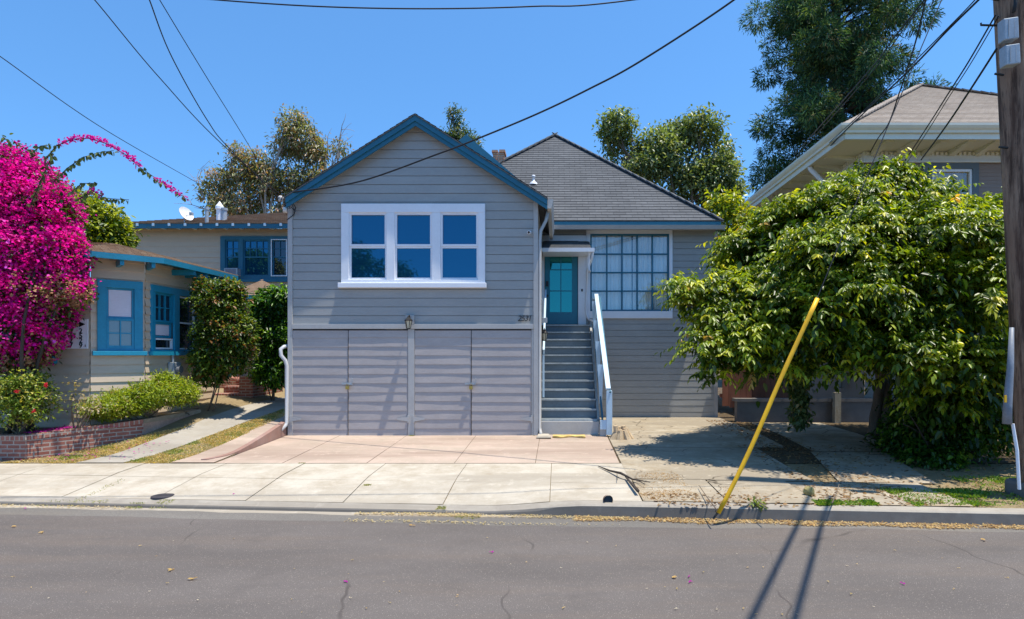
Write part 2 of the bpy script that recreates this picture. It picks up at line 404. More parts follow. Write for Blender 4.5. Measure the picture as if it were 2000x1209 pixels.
def shingle(name, c, c2, tabw=.3, course=.14, mort=.006):
    m, n, b = newmat(name); uv = N(n, 'ShaderNodeTexCoord').outputs['UV']
    br = N(n, 'ShaderNodeTexBrick'); n.links.new(uv, br.inputs['Vector'])
    br.inputs['Scale'].default_value = 1; br.inputs['Mortar Size'].default_value = mort
    br.inputs['Brick Width'].default_value = tabw; br.inputs['Row Height'].default_value = course
    br.inputs['Color1'].default_value = (*c, 1); br.inputs['Color2'].default_value = (*c2, 1)
    br.inputs['Mortar'].default_value = (*[x * .3 for x in c], 1); br.inputs['Bias'].default_value = 0
    f = noise(n, uv, 7, 5, .7, (1, 3, 1)); o = mixc(n, mrange(n, f, .4, .65, 0, .6), br.outputs[0], tuple(x * .55 for x in c))
    f = noise(n, uv, .8, 4, .6); o = mixc(n, mrange(n, f, .4, .7, 0, .3), o, tuple(x * 1.3 for x in c2))
    o = mixc(n, mrange(n, noise(n, uv, 140, 2, .7), .3, .7, 0, .5), o, tuple(x * .5 for x in c))
    n.links.new(o, b.inputs['Base Color']); b.inputs['Roughness'].default_value = .9; b.inputs['Specular IOR Level'].default_value = .2
    bump(n, b, noise(n, uv, 120, 3, .7), .4, .004); return m
SH_GREY = shingle('charcoal_asphalt_shingle', (.115, .119, .125), (.16, .165, .172))
SH_TAN = shingle('weathered_tan_shingle', (.38, .31, .25), (.5, .43, .36), .22, .14)
SH_BROWN = shingle('brown_wood_shingle', (.3, .19, .12), (.42, .3, .2), .16, .14)

def brickmat(name, c, c2, mortar, bw=.2, bh=.065, ms=.01):
    m, n, b = newmat(name); uv = N(n, 'ShaderNodeTexCoord').outputs['UV']
    br = N(n, 'ShaderNodeTexBrick'); n.links.new(uv, br.inputs['Vector'])
    br.inputs['Scale'].default_value = 1; br.inputs['Mortar Size'].default_value = ms
    br.inputs['Brick Width'].default_value = bw; br.inputs['Row Height'].default_value = bh
    br.inputs['Color1'].default_value = (*c, 1); br.inputs['Color2'].default_value = (*c2, 1); br.inputs['Mortar'].default_value = (*mortar, 1)
    o = mixc(n, mrange(n, noise(n, uv, 9, 6, .7), .4, .7, 0, .4), br.outputs[0], tuple(x * .5 for x in c))
    n.links.new(o, b.inputs['Base Color']); b.inputs['Roughness'].default_value = .85
    inv = mrange(n, br.outputs['Fac'], 0, 1, 1, 0); bump(n, b, inv, .7, .01); return m
BRICK = brickmat('red_brick', (.26, .085, .06), (.36, .14, .1), (.4, .34, .29))
BRICKCAP = brickmat('red_brick_on_edge', (.3, .11, .08), (.4, .17, .13), (.42, .36, .3), .075, .3)
WOODF = paint('red_brown_fence_wood', (.24, .085, .045), .7, .3, 3, (4, 4, .4), 20, .4, (.08, .035, .02), .6)
def polewood():
    m, n, b = newmat('weathered_pole_wood'); tc = N(n, 'ShaderNodeTexCoord').outputs['Object']
    o = mixc(n, mrange(n, noise(n, tc, 9, 8, .7, (1, 1, .09)), .42, .56, 0, 1), (.07, .035, .02), (.36, .23, .15))
    o = mixc(n, mrange(n, noise(n, tc, 1.4, 4, .6, (1, 1, .5)), .45, .65, 0, .6), o, (.2, .1, .06))
    o = mixc(n, mrange(n, noise(n, tc, 30, 6, .8, (1, 1, .05)), .56, .66, 0, .95), o, (.02, .012, .01))
    o = mixc(n, mrange(n, noise(n, tc, 22, 3, .8, (1, 1, .6)), .66, .72, 0, .8), o, (.03, .02, .018))
    n.links.new(o, b.inputs['Base Color']); b.inputs['Roughness'].default_value = .85
    bump(n, b, noise(n, tc, 22, 8, .8, (1, 1, .05)), 1.0, .03); return m
POLEW = polewood()
BARK = paint('grey_brown_bark', (.16, .12, .085), .9, .35, 5, (2, 2, .5), 25, .7)
BARKD = paint('dark_bark', (.06, .045, .035), .9, .35, 5, (2, 2, .5), 25, .7)
YELLOW = paint('worn_yellow_plastic', (.9, .48, .01), .5, .2, 8, (1, 1, .3), 40, .1, (.4, .2, .02), .5, stain_scale=5)
CABLE = paint('black_cable', (.015, .015, .017), .6, .1, 5)

def glass(name, tint, ior=1.9, base=(.006, .02, .035)):
    m, n, b = newmat(name); b.inputs['Base Color'].default_value = (*base, 1); b.inputs['Roughness'].default_value = .02
    b.inputs['IOR'].default_value = ior; b.inputs['Specular Tint'].default_value = (*tint, 1)
    tc = N(n, 'ShaderNodeTexCoord').outputs['Object']; bump(n, b, noise(n, tc, 1.3, 2, .5), .05, .02); return m
GLASSB = glass('sky_blue_glass', (.13, .5, .8), 2.5, (.003, .038, .08))  # blue of the reflected sky put into base colour and specular tint
GLASST = glass('teal_door_glass', (.14, .85, .8), 2.6, (.004, .06, .07))
GLASSD = glass('dark_glass', (.7, .85, 1), 1.8, (.012, .018, .026))
def clearglass():
    m, n, b = newmat('clear_window_glass')
    tr = N(n, 'ShaderNodeBsdfTransparent'); tr.inputs[0].default_value = (.92, .93, .92, 1)
    gl = N(n, 'ShaderNodeBsdfGlossy'); gl.inputs['Roughness'].default_value = .02; gl.inputs[0].default_value = (.8, .92, 1, 1)
    mx = N(n, 'ShaderNodeMixShader'); mx.inputs[0].default_value = .09
    n.links.new(tr.outputs[0], mx.inputs[1]); n.links.new(gl.outputs[0], mx.inputs[2])
    n.links.new(mx.outputs[0], n.nodes['Material Output'].inputs[0]); return m
GLASSC = clearglass()
CURTAIN = paint('white_net_curtain', (.9, .89, .87), .8, .08, 3, (3, 1, .3), 20, .0)
BLIND = paint('lilac_white_blind', (.7, .66, .72), .6, .04, 3)
YCURT = paint('yellow_curtain', (.6, .38, .02), .8, .15, 3, (3, 1, .2), 10, 0)

# ------------------------------------------------------------------ ground
def yc(x): return 6.88 - .075 * x
def kh(x):
    t = min(max((x + .9) / 1.3, 0), 1); return .035 + .1 * t * t * (3 - 2 * t)
LT = [(9.1, .2), (9.6, .225), (10.2, .31), (10.9, .43), (11.5, .55), (12.3, .69), (13.3, .8), (16, .9), (20, 1.0), (60, 1.4)]
def interp(T, y):
    if y <= T[0][0]: return T[0][1]
    for a, b in zip(T, T[1:]):
        if y <= b[0]: return a[1] + (b[1] - a[1]) * (y - a[0]) / (b[0] - a[0])
    return T[-1][1]
def h(x, y):
    c = yc(x)
    if y <= c: return 0.0
    if y < 9.1:
        k = kh(x); t = min((y - c) / 1.15, 1); return k + (.17 - k) * t + .03 * max(0, (y - c - 1.15) / (9.1 - c - 1.15)) if y < 9.1 else .2
    m = .2 + min(max((y - 9.1) / 2.6, 0), 1) * .1
    if x < -5.30: return interp(LT, y) + min(max((-6.55 - x) / .7, 0), 1) * .13 * min(max((y - 9.9) / 1.6, 0), 1)
    return m
def sheet(name, mat, poly, off, nx=24, ny=16, hf=None, label=None):
    """four-cornered sheet draped on the ground: poly = front-left, front-right, back-right, back-left"""
    mb = MB(); hf = hf or h
    P = [Vector((p[0], p[1])) for p in poly]
    g = [[None] * (nx + 1) for _ in range(ny + 1)]
    for j in range(ny + 1):
        for i in range(nx + 1):
            s_, t = i / nx, j / ny; q = (P[0] * (1 - s_) + P[1] * s_) * (1 - t) + (P[3] * (1 - s_) + P[2] * s_) * t
            g[j][i] = (q.x, q.y, hf(q.x, q.y) + off)
    for j in range(ny):
        for i in range(nx): mb.poly([g[j][i], g[j][i+1], g[j+1][i+1], g[j+1][i]])
    return struct(mb.build(name, mat))
def wob(x, s=1.0, a=.05): return a * (math.sin(x * 2.3 * s + 1) + .6 * math.sin(x * 5.1 * s + 2) + .4 * math.sin(x * 11.7 * s))
# one big ground sheet (soil level just under everything)
mb = MB(); far = 600
mb.poly([(-far, -far, -.06), (far, -far, -.06), (far, far, -.06), (-far, far, -.06)])
struct(mb.build('ground', DARKDIRT))
mb = MB(); mb.poly([(-40, -12, 0), (40, -12, 0), (40, 5.2, 0), (-40, 5.2, 0)])
n_ = 240
for i in range(n_):
    x0, x1 = -40 + 80 * i / n_, -40 + 80 * (i + 1) / n_
    def ye(x): return yc(x) - (.42 if x < .2 else .42 - .16 * min((x - .2) / 3, 1)) + wob(x, 1, .015)
    mb.poly([(x0, 5.2, 0), (x1, 5.2, 0), (x1, ye(x1), 0), (x0, ye(x0), 0)])
struct(mb.build('road', ASPH))
mb = MB(); mc = MB()
for i in range(n_):
    x0, x1 = -40 + 80 * i / n_, -40 + 80 * (i + 1) / n_
    def y1(x): return yc(x) - (.13 if x < -1.2 else max(.13 - (x + 1.2) * .1, .0)) + wob(x, 1.7, .018)
    mb.poly([(x0, ye(x0) - .002, -.003), (x1, ye(x1) - .002, -.003), (x1, y1(x1), -.003), (x0, y1(x0), -.003)])
    mc.poly([(x0, yc(x0) - .55, -.008), (x1, yc(x1) - .55, -.008), (x1, yc(x1) + .02, -.008), (x0, yc(x0) + .02, -.008)])
struct(mb.build('gutter_asphalt', ASPHC)); struct(mc.build('gutter_concrete', CONC))
# kerb: rolled and low at the drive, a full step to the right
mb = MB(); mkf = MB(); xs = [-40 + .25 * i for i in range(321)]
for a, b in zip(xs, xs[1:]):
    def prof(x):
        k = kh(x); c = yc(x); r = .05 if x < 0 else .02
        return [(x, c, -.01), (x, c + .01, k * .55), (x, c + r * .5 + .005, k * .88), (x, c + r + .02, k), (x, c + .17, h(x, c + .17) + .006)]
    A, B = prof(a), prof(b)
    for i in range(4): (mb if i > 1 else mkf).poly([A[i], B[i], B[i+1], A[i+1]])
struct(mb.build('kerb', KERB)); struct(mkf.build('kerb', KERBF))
# sidewalk in slabs, narrow open joints over soil
struct_x = [-40, -30, -22, -16, -12.5, -10, -7.75, -6.35, -5.1, -3.9, -2.65, -1.4, -.1, 1.0]
mb = MB()
def slab(mb, x0, x1, ya0, ya1, yb0, yb1, off, nx=6, ny=5, g=.0035, tilt=0, skew=0):
    for i in range(nx):
        for j in range(ny):
            q = []
            for (ii, jj) in ((i, j), (i+1, j), (i+1, j+1), (i, j+1)):
                t = jj / ny; x = x0 + g + (x1 - x0 - 2 * g) * ii / nx + skew * t; s_ = (x - x0) / (x1 - x0)
                ya = ya0 + (ya1 - ya0) * s_ + g; yb = yb0 + (yb1 - yb0) * s_ - g
                y = ya + (yb - ya) * t; q.append((x, y, h(x, y) + off + tilt * (ii / nx)))
            mb.poly(q)
for a, b in zip(struct_x, struct_x[1:]):
    slab(mb, a, b, yc(a) + .17, yc(b) + .17, yc(a) + 1.0, yc(b) + 1.0, .006, tilt=random.uniform(0, .006))
    slab(mb, a, b, yc(a) + 1.0, yc(b) + 1.0, 9.06, 9.06, .006, tilt=random.uniform(0, .005))
struct(mb.build('sidewalk', CONC))
# broken apron to the right
mb = MB()
for a, b in zip([1.0, 2.0, 3.05, 4.0], [2.0, 3.05, 4.0, 4.75]):
    slab(mb, a, b, yc(a) + .17, yc(b) + .17, yc(a) + 1.25, yc(b) + 1.25, .008, tilt=random.uniform(.004, .014), g=.012)
struct(mb.build('apron', CONC2))
# soil under all the yards
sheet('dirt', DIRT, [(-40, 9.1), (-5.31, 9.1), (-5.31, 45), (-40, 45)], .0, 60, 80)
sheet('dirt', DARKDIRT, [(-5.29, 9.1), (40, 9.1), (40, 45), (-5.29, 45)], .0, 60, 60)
mb = MB()
for i in range(240):
    for j in range(12):
        q = []
        for (ii, jj) in ((i, j), (i+1, j), (i+1, j+1), (i, j+1)):
            x = -40 + 80 * ii / 240; y = yc(x) + .165 + (9.1 - yc(x) - .165) * jj / 12; q.append((x, y, h(x, min(y, 9.0999)) - .01))
        mb.poly(q)
struct(mb.build('dirt', DIRT))
# driveway: pink slabs before the garage
mb = MB(); gx = [-5.29, -4.25, -2.95, -1.6, -.35, .95]
for a, b in zip(gx, gx[1:]):
    slab(mb, a, b, 9.07, 9.07, 10.2, 10.12, .008, tilt=random.uniform(0, .004), skew=0)
    slab(mb, a, b, 10.2, 10.12, 11.5, 11.5, .006, tilt=random.uniform(0, .004))
struct(mb.build('driveway_pink', PINK))
mb = MB(); slab(mb, -.36, .95, 11.5, 11.5, 11.9, 11.9, .006); slab(mb, .97, 4.0, 10.35, 10.3, 14.66, 14.66, .006, 10, 12)
struct(mb.build('driveway', CONC2))
mb = MB(); slab(mb, .97, 3.45, 8.07, 7.89, 10.32, 10.27, .01, 10, 8, .006)
# right wheel strip, going back beside the house
slab(mb, 3.75, 5.0, 7.86, 7.76, 9.95, 9.9, .012, 8, 8, .006, skew=.5); slab(mb, 4.3, 5.9, 9.95, 9.9, 13.5, 13.5, .010, 8, 10, .01, skew=.1)
struct(mb.build('driveway', CONC2))
# left yard: grey path and pink side pad with its curved retaining edge
sheet('path', PATHC, [(-7.45, 9.1), (-6.72, 9.1), (-6.25, 11.0), (-6.95, 11.0)], .012, 4, 14)
sheet('path', PATHC, [(-6.95, 11.0), (-6.25, 11.0), (-5.45, 13.6), (-6.5, 14.6)], .012, 4, 14)
sheet('driveway_pink', PINK, [(-6.0, 9.1), (-5.32, 9.1), (-5.32, 10.6), (-5.75, 10.6)], .014, 8, 8)
sheet('driveway_pink', PINK, [(-5.75, 10.61), (-5.32, 10.61), (-5.32, 12.6), (-5.62, 12.6)], .014, 6, 8)
mb = MB(); pp = []
for i in range(25):
    t = i / 24; y = 9.25 + 2.25 * t; x = -5.3 + (0 if y > 9.9 else -((9.9 - y) / .65) ** 2 * .22); pp.append((x, y))
for (a, b) in zip(pp, pp[1:]):
    za = max(interp(LT, a[1]) + .03, h(-5, a[1]) + .012); zb_ = max(interp(LT, b[1]) + .03, h(-5, b[1]) + .012); g0 = h(-5, a[1]) - .02
    mb.hexa([(a[0] - .09, a[1], g0), (a[0], a[1], g0), (b[0], b[1], g0), (b[0] - .09, b[1], g0), (a[0] - .09, a[1], za), (a[0], a[1], za), (b[0], b[1], zb_), (b[0] - .09, b[1], zb_)])
REDC = concrete('red_stained_kerb', (.42, .25, .2), (.25, .24, .23), .9, 2.5)
struct(mb.build('retaining_kerb', REDC))

# ------------------------------------------------------------------ grey house
HY = 11.5; MY = 14.7
gh = thing('grey_house', (-2.8, HY, .25), 'grey clapboard house with blue gable trim and a four leaf garage front', 'house')
FF = frame(0, HY, 0); XL, XR = -5.24, -.42
APX, APZ = -2.74, 6.45; SL = .635
GW = (-4.22, -1.42, 3.17, 4.81)
def gclip(z):
    if z <= 4.8: return (XL, XR)
    hw = (6.38 - z) / SL; return (max(XL, APX - hw), min(XR, APX + hw))
mb = MB()
laps(mb, FF, 2.47, 6.34, .1705, gclip, [GW], .005, .001, .7, .0025, 3, groove=.011)
mb.build('front_wall', SIDINGF, gh)
mb = MB()   # board ends: corner boards and the belt trim
mb.fbox(FF, XL - .03, XL + .06, .15, 4.86, 0, .03); mb.fbox(FF, XR - .06, XR + .03, .15, 4.86, 0, .03)
mb.fbox(FF, XL + .062, XR - .062, 2.375, 2.47, 0, .045)
mb.fbox(FF, -2.925, -2.80, .2, 2.37, 0, .028)
mb.fbox(FF, XL + .062, -5.2, .2, 2.37, 0, .02); mb.fbox(FF, -.52, XR - .062, .2, 2.37, 0, .02)
mb.build('corner_board', SIDETRIM, gh, bevel=.004)
# side walls of the wing
FR = frame(XR, 0, 90); mb = MB()
laps(mb, lambda u, z, n=0: FR(u, z, n), .2, 4.95, .1705, lambda z: (HY + .03, MY), [], .02, .003); mb.build('side_wall', SIDING, gh)
FL = frame(XL, 0, -90); mb = MB()
laps(mb, lambda u, z, n=0: FL(u, z, n), .2, 4.95, .1705, lambda z: (-22, -HY - .03), [], .02, .003); mb.build('side_wall', SIDING, gh)
# garage leaves
leaves = [(-5.195, -4.10, 'left'), (-4.085, -2.93, 'right'), (-2.795, -1.70, 'left'), (-1.685, -.525, 'right')]
for i, (a, b, hs) in enumerate(leaves):
    mb = MB(); n0 = .004 + .006 * (i % 2)
    Fd = frame(0, HY - .0, 0)
    FDn = (lambda k: (lambda u, z, n=0: Fd(u, z, n + k)))(n0)
    laps(mb, FDn, .235 + .01 * (i % 3), 2.345, .1785, lambda z: (a, b), [], .012, .002, .55, .003, 20 + i)
    z0 = .235 + .01 * (i % 3)
    mb.poly([Fd(a, z0, 0), Fd(a, z0, n0 + .02), Fd(a, 2.345, n0 + .012), Fd(a, 2.345, 0)]); mb.poly([Fd(b, z0, 0), Fd(b, z0, n0 + .02), Fd(b, 2.345, n0 + .012), Fd(b, 2.345, 0)])
    d = mb.build('garage_door', DOORPAINT, gh)
    m2 = MB(); e = a if hs == 'left' else b; s_ = 1 if hs == 'left' else -1
    for zz in (.62,):
        m2.fbox(Fd, min(e, e - s_ * .035), max(e, e - s_ * .035), zz - .07, zz + .07, .03, .05)
        tri = [Fd(e, zz + .045, .05), Fd(e + s_ * .2, zz + .015, .05), Fd(e + s_ * .2, zz - .015, .05), Fd(e, zz - .045, .05)]
        m2.poly(tri if s_ < 0 else tri[::-1]); m2.poly([Fd(e, zz + .045, .044), Fd(e + s_ * .2, zz + .015, .044), Fd(e + s_ * .2, zz + .015, .05), Fd(e, zz + .045, .05)])
    m2.build('hinge', SIDETRIM, d)
mb = MB(); mb.fbox(FF, XL, XR, .1, 2.37, -.05, .0); mb.build('garage_backing', BLACK, gh)
for u in (-4.09, -1.69):
    mb = MB(); mb.fbox(FF, u - .12, u - .01, 1.29, 1.325, .035, .05); mb.fbox(FF, u - .01, u + .09, 1.285, 1.33, .04, .062)
    mb.tube([FF(u + .08, 1.30, .06), FF(u + .1, 1.40, .075), FF(u + .085, 1.42, .08)], .008, 6)
    hp = mb.build('hasp', METAL, gh)
    m2 = MB(); m2.fbox(FF, u - .035, u + .03, 1.20, 1.265, .055, .085); m2.tube([FF(u - .02, 1.262, .07), FF(u - .018, 1.3, .07), FF(u + .015, 1.3, .07), FF(u + .017, 1.262, .07)], .006, 6)
    m2.build('padlock', BRASS, hp, bevel=.004)
# front triple window
ops = [(-4.07, -3.34, 3.33, 4.64), (-3.18, -2.455, 3.33, 4.64), (-2.29, -1.555, 3.33, 4.64)]
mb = MB(); casing(mb, FF, (GW[0], GW[1], 3.27, GW[3]), ops, 0, .055)
wd = mb.build('window', WHITE, gh, bevel=.005)
mb = MB(); mb.fbox(FF, GW[0] - .05, GW[1] + .03, 3.17, 3.268, 0, .105); mb.build('sill', WHITE, wd, bevel=.01)
for (a, b, c, d_) in ops:
    mid = 3.985
    mb = MB(); sash(mb, FF, (a, b, c, mid), .035, -.03, .012, tb=.045); sash(mb, FF, (a, b, mid + .001, d_), .04, -.02, .026); mb.build('sash', WHITE, wd)
    for r in ((a + .035, b - .035, c + .045, mid - .035), (a + .04, b - .04, mid + .04, d_ - .04)): pane(FF, r, -.012, GLASSB, wd)
# gable roof of the wing
YF = HY - .2; YB = 17.5
TL = (-5.22, 6.47 - (5.22 + APX) * SL * 1.0); TL = (-5.22, 6.47 - (5.22 - 2.74) * SL); TR = (-.21, 6.47 - (2.74 - .21) * SL)
p = math.atan(SL)
mb = MB()
YFr = YF - .05
RF = roof_frame(TR[0], YFr, TR[1] + .012, 90, p)   # right slope; u runs back along +y
Lr = (TR[0] - APX) / math.cos(p)
laps(mb, RF, 0, Lr, .14, lambda v: (0, YB - YFr), [], .014, .004)
RL = roof_frame(TL[0], YB, TL[1] + .012, -90, p); Ll = (APX - TL[0]) / math.cos(p)
laps(mb, RL, 0, Ll, .14, lambda v: (0, YB - YFr), [], .014, .004)
mb.fbox(RF, -.0, YB - YFr, -.02, Lr, -.018, -.003); mb.fbox(RL, 0, YB - YFr, -.02, Ll, -.018, -.003)
for k in range(22):   # ridge caps
    y = YF + k * .28
    mb.hexa([(APX - .13, y, 6.385), (APX + .13, y, 6.385), (APX + .13, y + .3, 6.375), (APX - .13, y + .3, 6.375), (APX - .01, y, 6.50), (APX + .01, y, 6.50), (APX + .01, y + .3, 6.485), (APX - .01, y + .3, 6.485)])
mb.build('roof', SH_GREY, gh)
mb = MB()
def rake(mb, x0, z0, x1, z1, y0, y1, top, bot):
    mb.hexa([(x0, y0, z0 - bot), (x1, y0, z1 - bot), (x1, y1, z1 - bot), (x0, y1, z0 - bot), (x0, y0, z0 - top), (x1, y0, z1 - top), (x1, y1, z1 - top), (x0, y1, z0 - top)])
rake(mb, TL[0], TL[1], APX, 6.47, YF - .03, YF, .0, .115); rake(mb, APX, 6.47, TR[0], TR[1], YF - .03, YF, .0, .115)
rake(mb, TL[0], TL[1], APX, 6.47, YF, YF + .03, .09, .2); rake(mb, APX, 6.47, TR[0], TR[1], YF, YF + .03, .09, .2)
mb.build('fascia', BLUE, gh)
mb = MB()
rake(mb, TL[0] + .02, TL[1] + .01, APX, 6.47, YF + .03, HY, .055, .07); rake(mb, APX, 6.47, TR[0] - .02, TR[1] + .01, YF + .03, HY, .055, .07)
mb.build('soffit', CREAM, gh)
# eave gutter on the right side of the wing + downspouts
mb = MB(); mb.hexa([(-.205, YF, 4.68), (-.13, YF, 4.68), (-.13, MY - .3, 4.68), (-.205, MY - .3, 4.68), (-.205, YF, 4.86), (-.09, YF, 4.86), (-.09, MY - .3, 4.86), (-.205, MY - .3, 4.86)])
mb.build('gutter', SIDETRIM, gh)
mb = MB(); mb.tube([(-.2, HY + .08, 4.68), (-.24, HY + .06, 4.5), (-.34, HY + .02, 4.3), (-.355, HY + .0, 4.1), (-.36, HY + .0, .45), (-.34, HY - .05, .36), (-.33, HY - .14, .33)], .034, 8); mb.build('downspout', SIDETRIM, gh, smooth=True)
mb = MB(); mb.tube([(XL - .05, HY + .1, 4.8), (XL - .05, HY + .1, 2.0), ], .03, 8)
mb.tube([(XL - .05, HY + .08, 2.05), (XL - .1, HY - .02, 2.03), (XL - .14, HY - .08, 1.98), (XL - .13, HY - .09, 1.86), (XL - .06, HY - .06, 1.76), (XL - .035, HY - .05, 1.66), (XL - .035, HY - .05, .56), (XL - .045, HY - .08, .5), (XL - .14, HY - .3, .33)], .036, 9)
mb.build('downspout', paint('off_white_pipe', (.5, .5, .5), .45, .08, 3), gh, smooth=True)
# main house front wall
FM = frame(0, MY, 0); MXR = 3.93
DW = (-.42, .70, 2.6, 4.86); BW = (.70, 2.85, 2.77, 4.93)
mb = MB(); laps(mb, FM, .28, 5.0, .157, lambda z: (XR, MXR), [DW, BW], .005, .001, .8, .002, 8, groove=.011); mb.build('front_wall', SIDING, gh)
mb = MB(); mb.fbox(FM, MXR - .03, MXR + .05, .28, 5.0, 0, .028); mb.build('corner_board', SIDETRIM, gh)
FS = frame(MXR + .02, 0, 90); mb = MB(); laps(mb, FS, .28, 5.0, .157, lambda z: (MY, 22.5), [], .016, .003); mb.build('side_wall', SIDING, gh)
mb = MB(); mb.box(XL, MXR, 22.4, 22.5, .2, 5.0); mb.box(XL, XL + .05, MY, 22.4, .2, 5.0); mb.build('back_wall', SIDING, gh)
mb = MB(); bo = [(.80, 2.77, 2.95, 4.88)]
casing(mb, FM, (.70, 2.85, 2.77, 4.97), bo, 0, .05); bwin = mb.build('window', WHITE, gh, bevel=.005)
mb = MB(); sash(mb, FM, bo[0], .04, -.05, .012, 5, 4, .033); mb.build('sash', BLUE, bwin)
pane(FM, (.84, 2.73, 2.99, 4.84), -.03, GLASSC, bwin)
mb = MB(); k = 150
for i in range(k):
    def cu(i):
        u = .81 + 1.95 * i / k; gap = .0
        return u, -.1 + .022 * math.sin(i * .82) * (1 + .4 * math.sin(i * .13)) + .01 * math.sin(i * 2.1)
    (a, na), (b, nb) = cu(i), cu(i + 1)
    if 80 <= i <= 81: continue
    mb.poly([FM(a, 2.9, na), FM(b, 2.9, nb), FM(b, 4.9, nb), FM(a, 4.9, na)])
mb.build('curtain', CURTAIN, bwin)
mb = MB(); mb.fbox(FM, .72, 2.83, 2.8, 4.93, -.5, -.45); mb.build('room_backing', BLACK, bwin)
# front door
do = [(-.34, .50, 2.6, 4.72)]
mb = MB(); mb.fbox(FM, -.42, -.34, 2.6, 4.84, 0, .04); mb.fbox(FM, .50, .698, 2.6, 4.84, 0, .04); mb.fbox(FM, -.34, .50, 4.7, 4.84, 0, .038); mb.build('door_frame', WHITE, gh, bevel=.004)
dp = (-.205, .345, 2.93, 4.52)
mb = MB(); casing(mb, FM, (-.33, .49, 2.63, 4.69), [dp], -.06, -.015); cx = (dp[0] + dp[1]) / 2
mb.fbox(FM, cx - .012, cx + .012, dp[2], dp[3], -.05, -.02)
for zz in (3.46, 3.99): mb.fbox(FM, dp[0], dp[1], zz - .012, zz + .012, -.048, -.022)
fd = mb.build('front_door', TEALDOOR, gh); mb = MB(); mb.fbox(FM, -.4, .6, 2.6, 4.8, -.2, -.12); mb.build('hall_backing', BLACK, fd); pane(FM, dp, -.035, GLASST, fd)  # black backing added to stop sky light through the door frame gap
mb = MB(); mb.fbox(FM, -.335, .495, 2.575, 2.628, -.1, .06); mb.build('threshold', DARKMET, fd)
mb = MB(); mb.tube([FM(-.27, 3.33, -.02), FM(-.27, 3.33, .03)], .03, 10); mb.tube([FM(-.27, 3.33, .03), FM(-.27, 3.33, .06)], [.02, .033], 10); mb.build('handle', BLACK, fd); mb = MB(); mb.fbox(FM, -.305, -.24, 3.57, 3.7, -.02, .02); mb.build('keypad_lock', BLACK, fd)
mb = MB(); mb.fbox(FM, .575, .615, 3.44, 3.5, .04, .058); mb.build('doorbell', BLACK, gh)
# awning above the door
aw = MB(); AY = MY - .8; Zf, Zb = 4.38, 4.70; pa = math.atan2(Zb - Zf, .8)
RA = roof_frame(-.38, AY, Zf, 0, pa); La = .8 / math.cos(pa)
laps(aw, RA, 0, La, .14, lambda v: (0.0, 1.16 - .04 * v), [], .016, .004); aw.fbox(RA, 0, 1.16, 0, La, -.04, -.004)
awn = aw.build('awning', SH_GREY, gh)
mb = MB(); mb.box(-.38, .86, AY - .05, AY - .003, Zf - .09, Zf + .0); mb.box(-.36, .8, AY, MY, Zf - .07, Zf - .045); mb.box(.72, .76, AY + .1, AY + .14, Zf - .5, Zf - .07); mb.build('awning_fascia', WHITE, awn)
mb = MB(); mb.box(.76, .8, MY - .3, MY - .02, 3.9, 3.94); mb.tube([(.82, AY, Zf - .08), (.80, AY + .1, Zf - .25), (.72, AY + .5, Zf - .45), (.715, AY + .68, Zf - .9), (.69, AY + .7, 3.05), (.70, AY + .7, 2.86), (.76, AY + .68, 2.74), (.86, AY + .6, 2.70)], .026, 8); mb.build('downspout', WHITE, awn, smooth=True)
# main hip roof
EY = 14.3; EZ = 5.12; pm = math.atan(.88); cxr = -.1; hwm = 4.08
mb = MB()
def hipcl(w): return lambda v: (v * math.cos(pm), w - v * math.cos(pm))
Lm = hwm / math.cos(pm); W_ = 2 * hwm
RMf = roof_frame(cxr - hwm, EY, EZ, 0, pm); laps(mb, RMf, 0, Lm, .14, hipcl(W_), [], .016, .004)
RMr = roof_frame(cxr + hwm, EY, EZ, 90, pm); laps(mb, RMr, 0, Lm, .14, hipcl(W_), [], .016, .004)
RMl = roof_frame(cxr - hwm, EY + W_, EZ, -90, pm); laps(mb, RMl, 0, Lm, .14, hipcl(W_), [], .016, .004)
RMb = roof_frame(cxr + hwm, EY + W_, EZ, 180, pm); laps(mb, RMb, 0, Lm, .14, hipcl(W_), [], .016, .004)
apex = Vector((cxr, EY + hwm, EZ + hwm * .88))
for cnr in ((cxr + hwm, EY, EZ), (cxr - hwm, EY, EZ)):
    c0 = Vector(cnr); dd = apex - c0; nn = 24
    for k in range(nn):
        a = c0 + dd * (k / nn); b = c0 + dd * ((k + 1.12) / nn); mb.beam(a + Vector((0, 0, .02)), b + Vector((0, 0, .045)), .2, .03)
mb.box(cxr - hwm, MXR + .1, EY + .02, EY + .06, EZ - .02, EZ)
mb.build('roof', SH_GREY, gh)
mb = MB(); mb.box(-.1, cxr + hwm - .02, EY + .01, EY + .05, 4.94, EZ - .022); mb.box(cxr + hwm - .05, cxr + hwm - .02, EY + .051, 22.4, 4.94, EZ - .022); mb.build('fascia', BLUE, gh)
mb = MB(); mb.hexa([(-.12, EY - .07, 4.90), (4.02, EY - .07, 4.90), (4.02, EY + .005, 4.90), (-.12, EY + .005, 4.90), (-.12, EY - .11, 4.995), (4.06, EY - .11, 4.995), (4.06, EY + .005, 4.995), (-.12, EY + .005, 4.995)]); mb.build('gutter', SIDETRIM, gh)
mb = MB(); mb.box(XR, MXR + .12, EY + .052, MY, 4.97, 5.0); mb.build('soffit', SIDETRIM, gh)
mb = MB(); c_ = Vector((PX(1042, 15.8), 15.8, EZ + 1.5 * .88 - .02)); mb.lathe(c_, [(.11, 0), (.1, .05), (.035, .1), (.03, .2), (.05, .2), (.045, .25), (0, .27)], 12); mb.build('roof_vent', WHITE, gh, smooth=True)
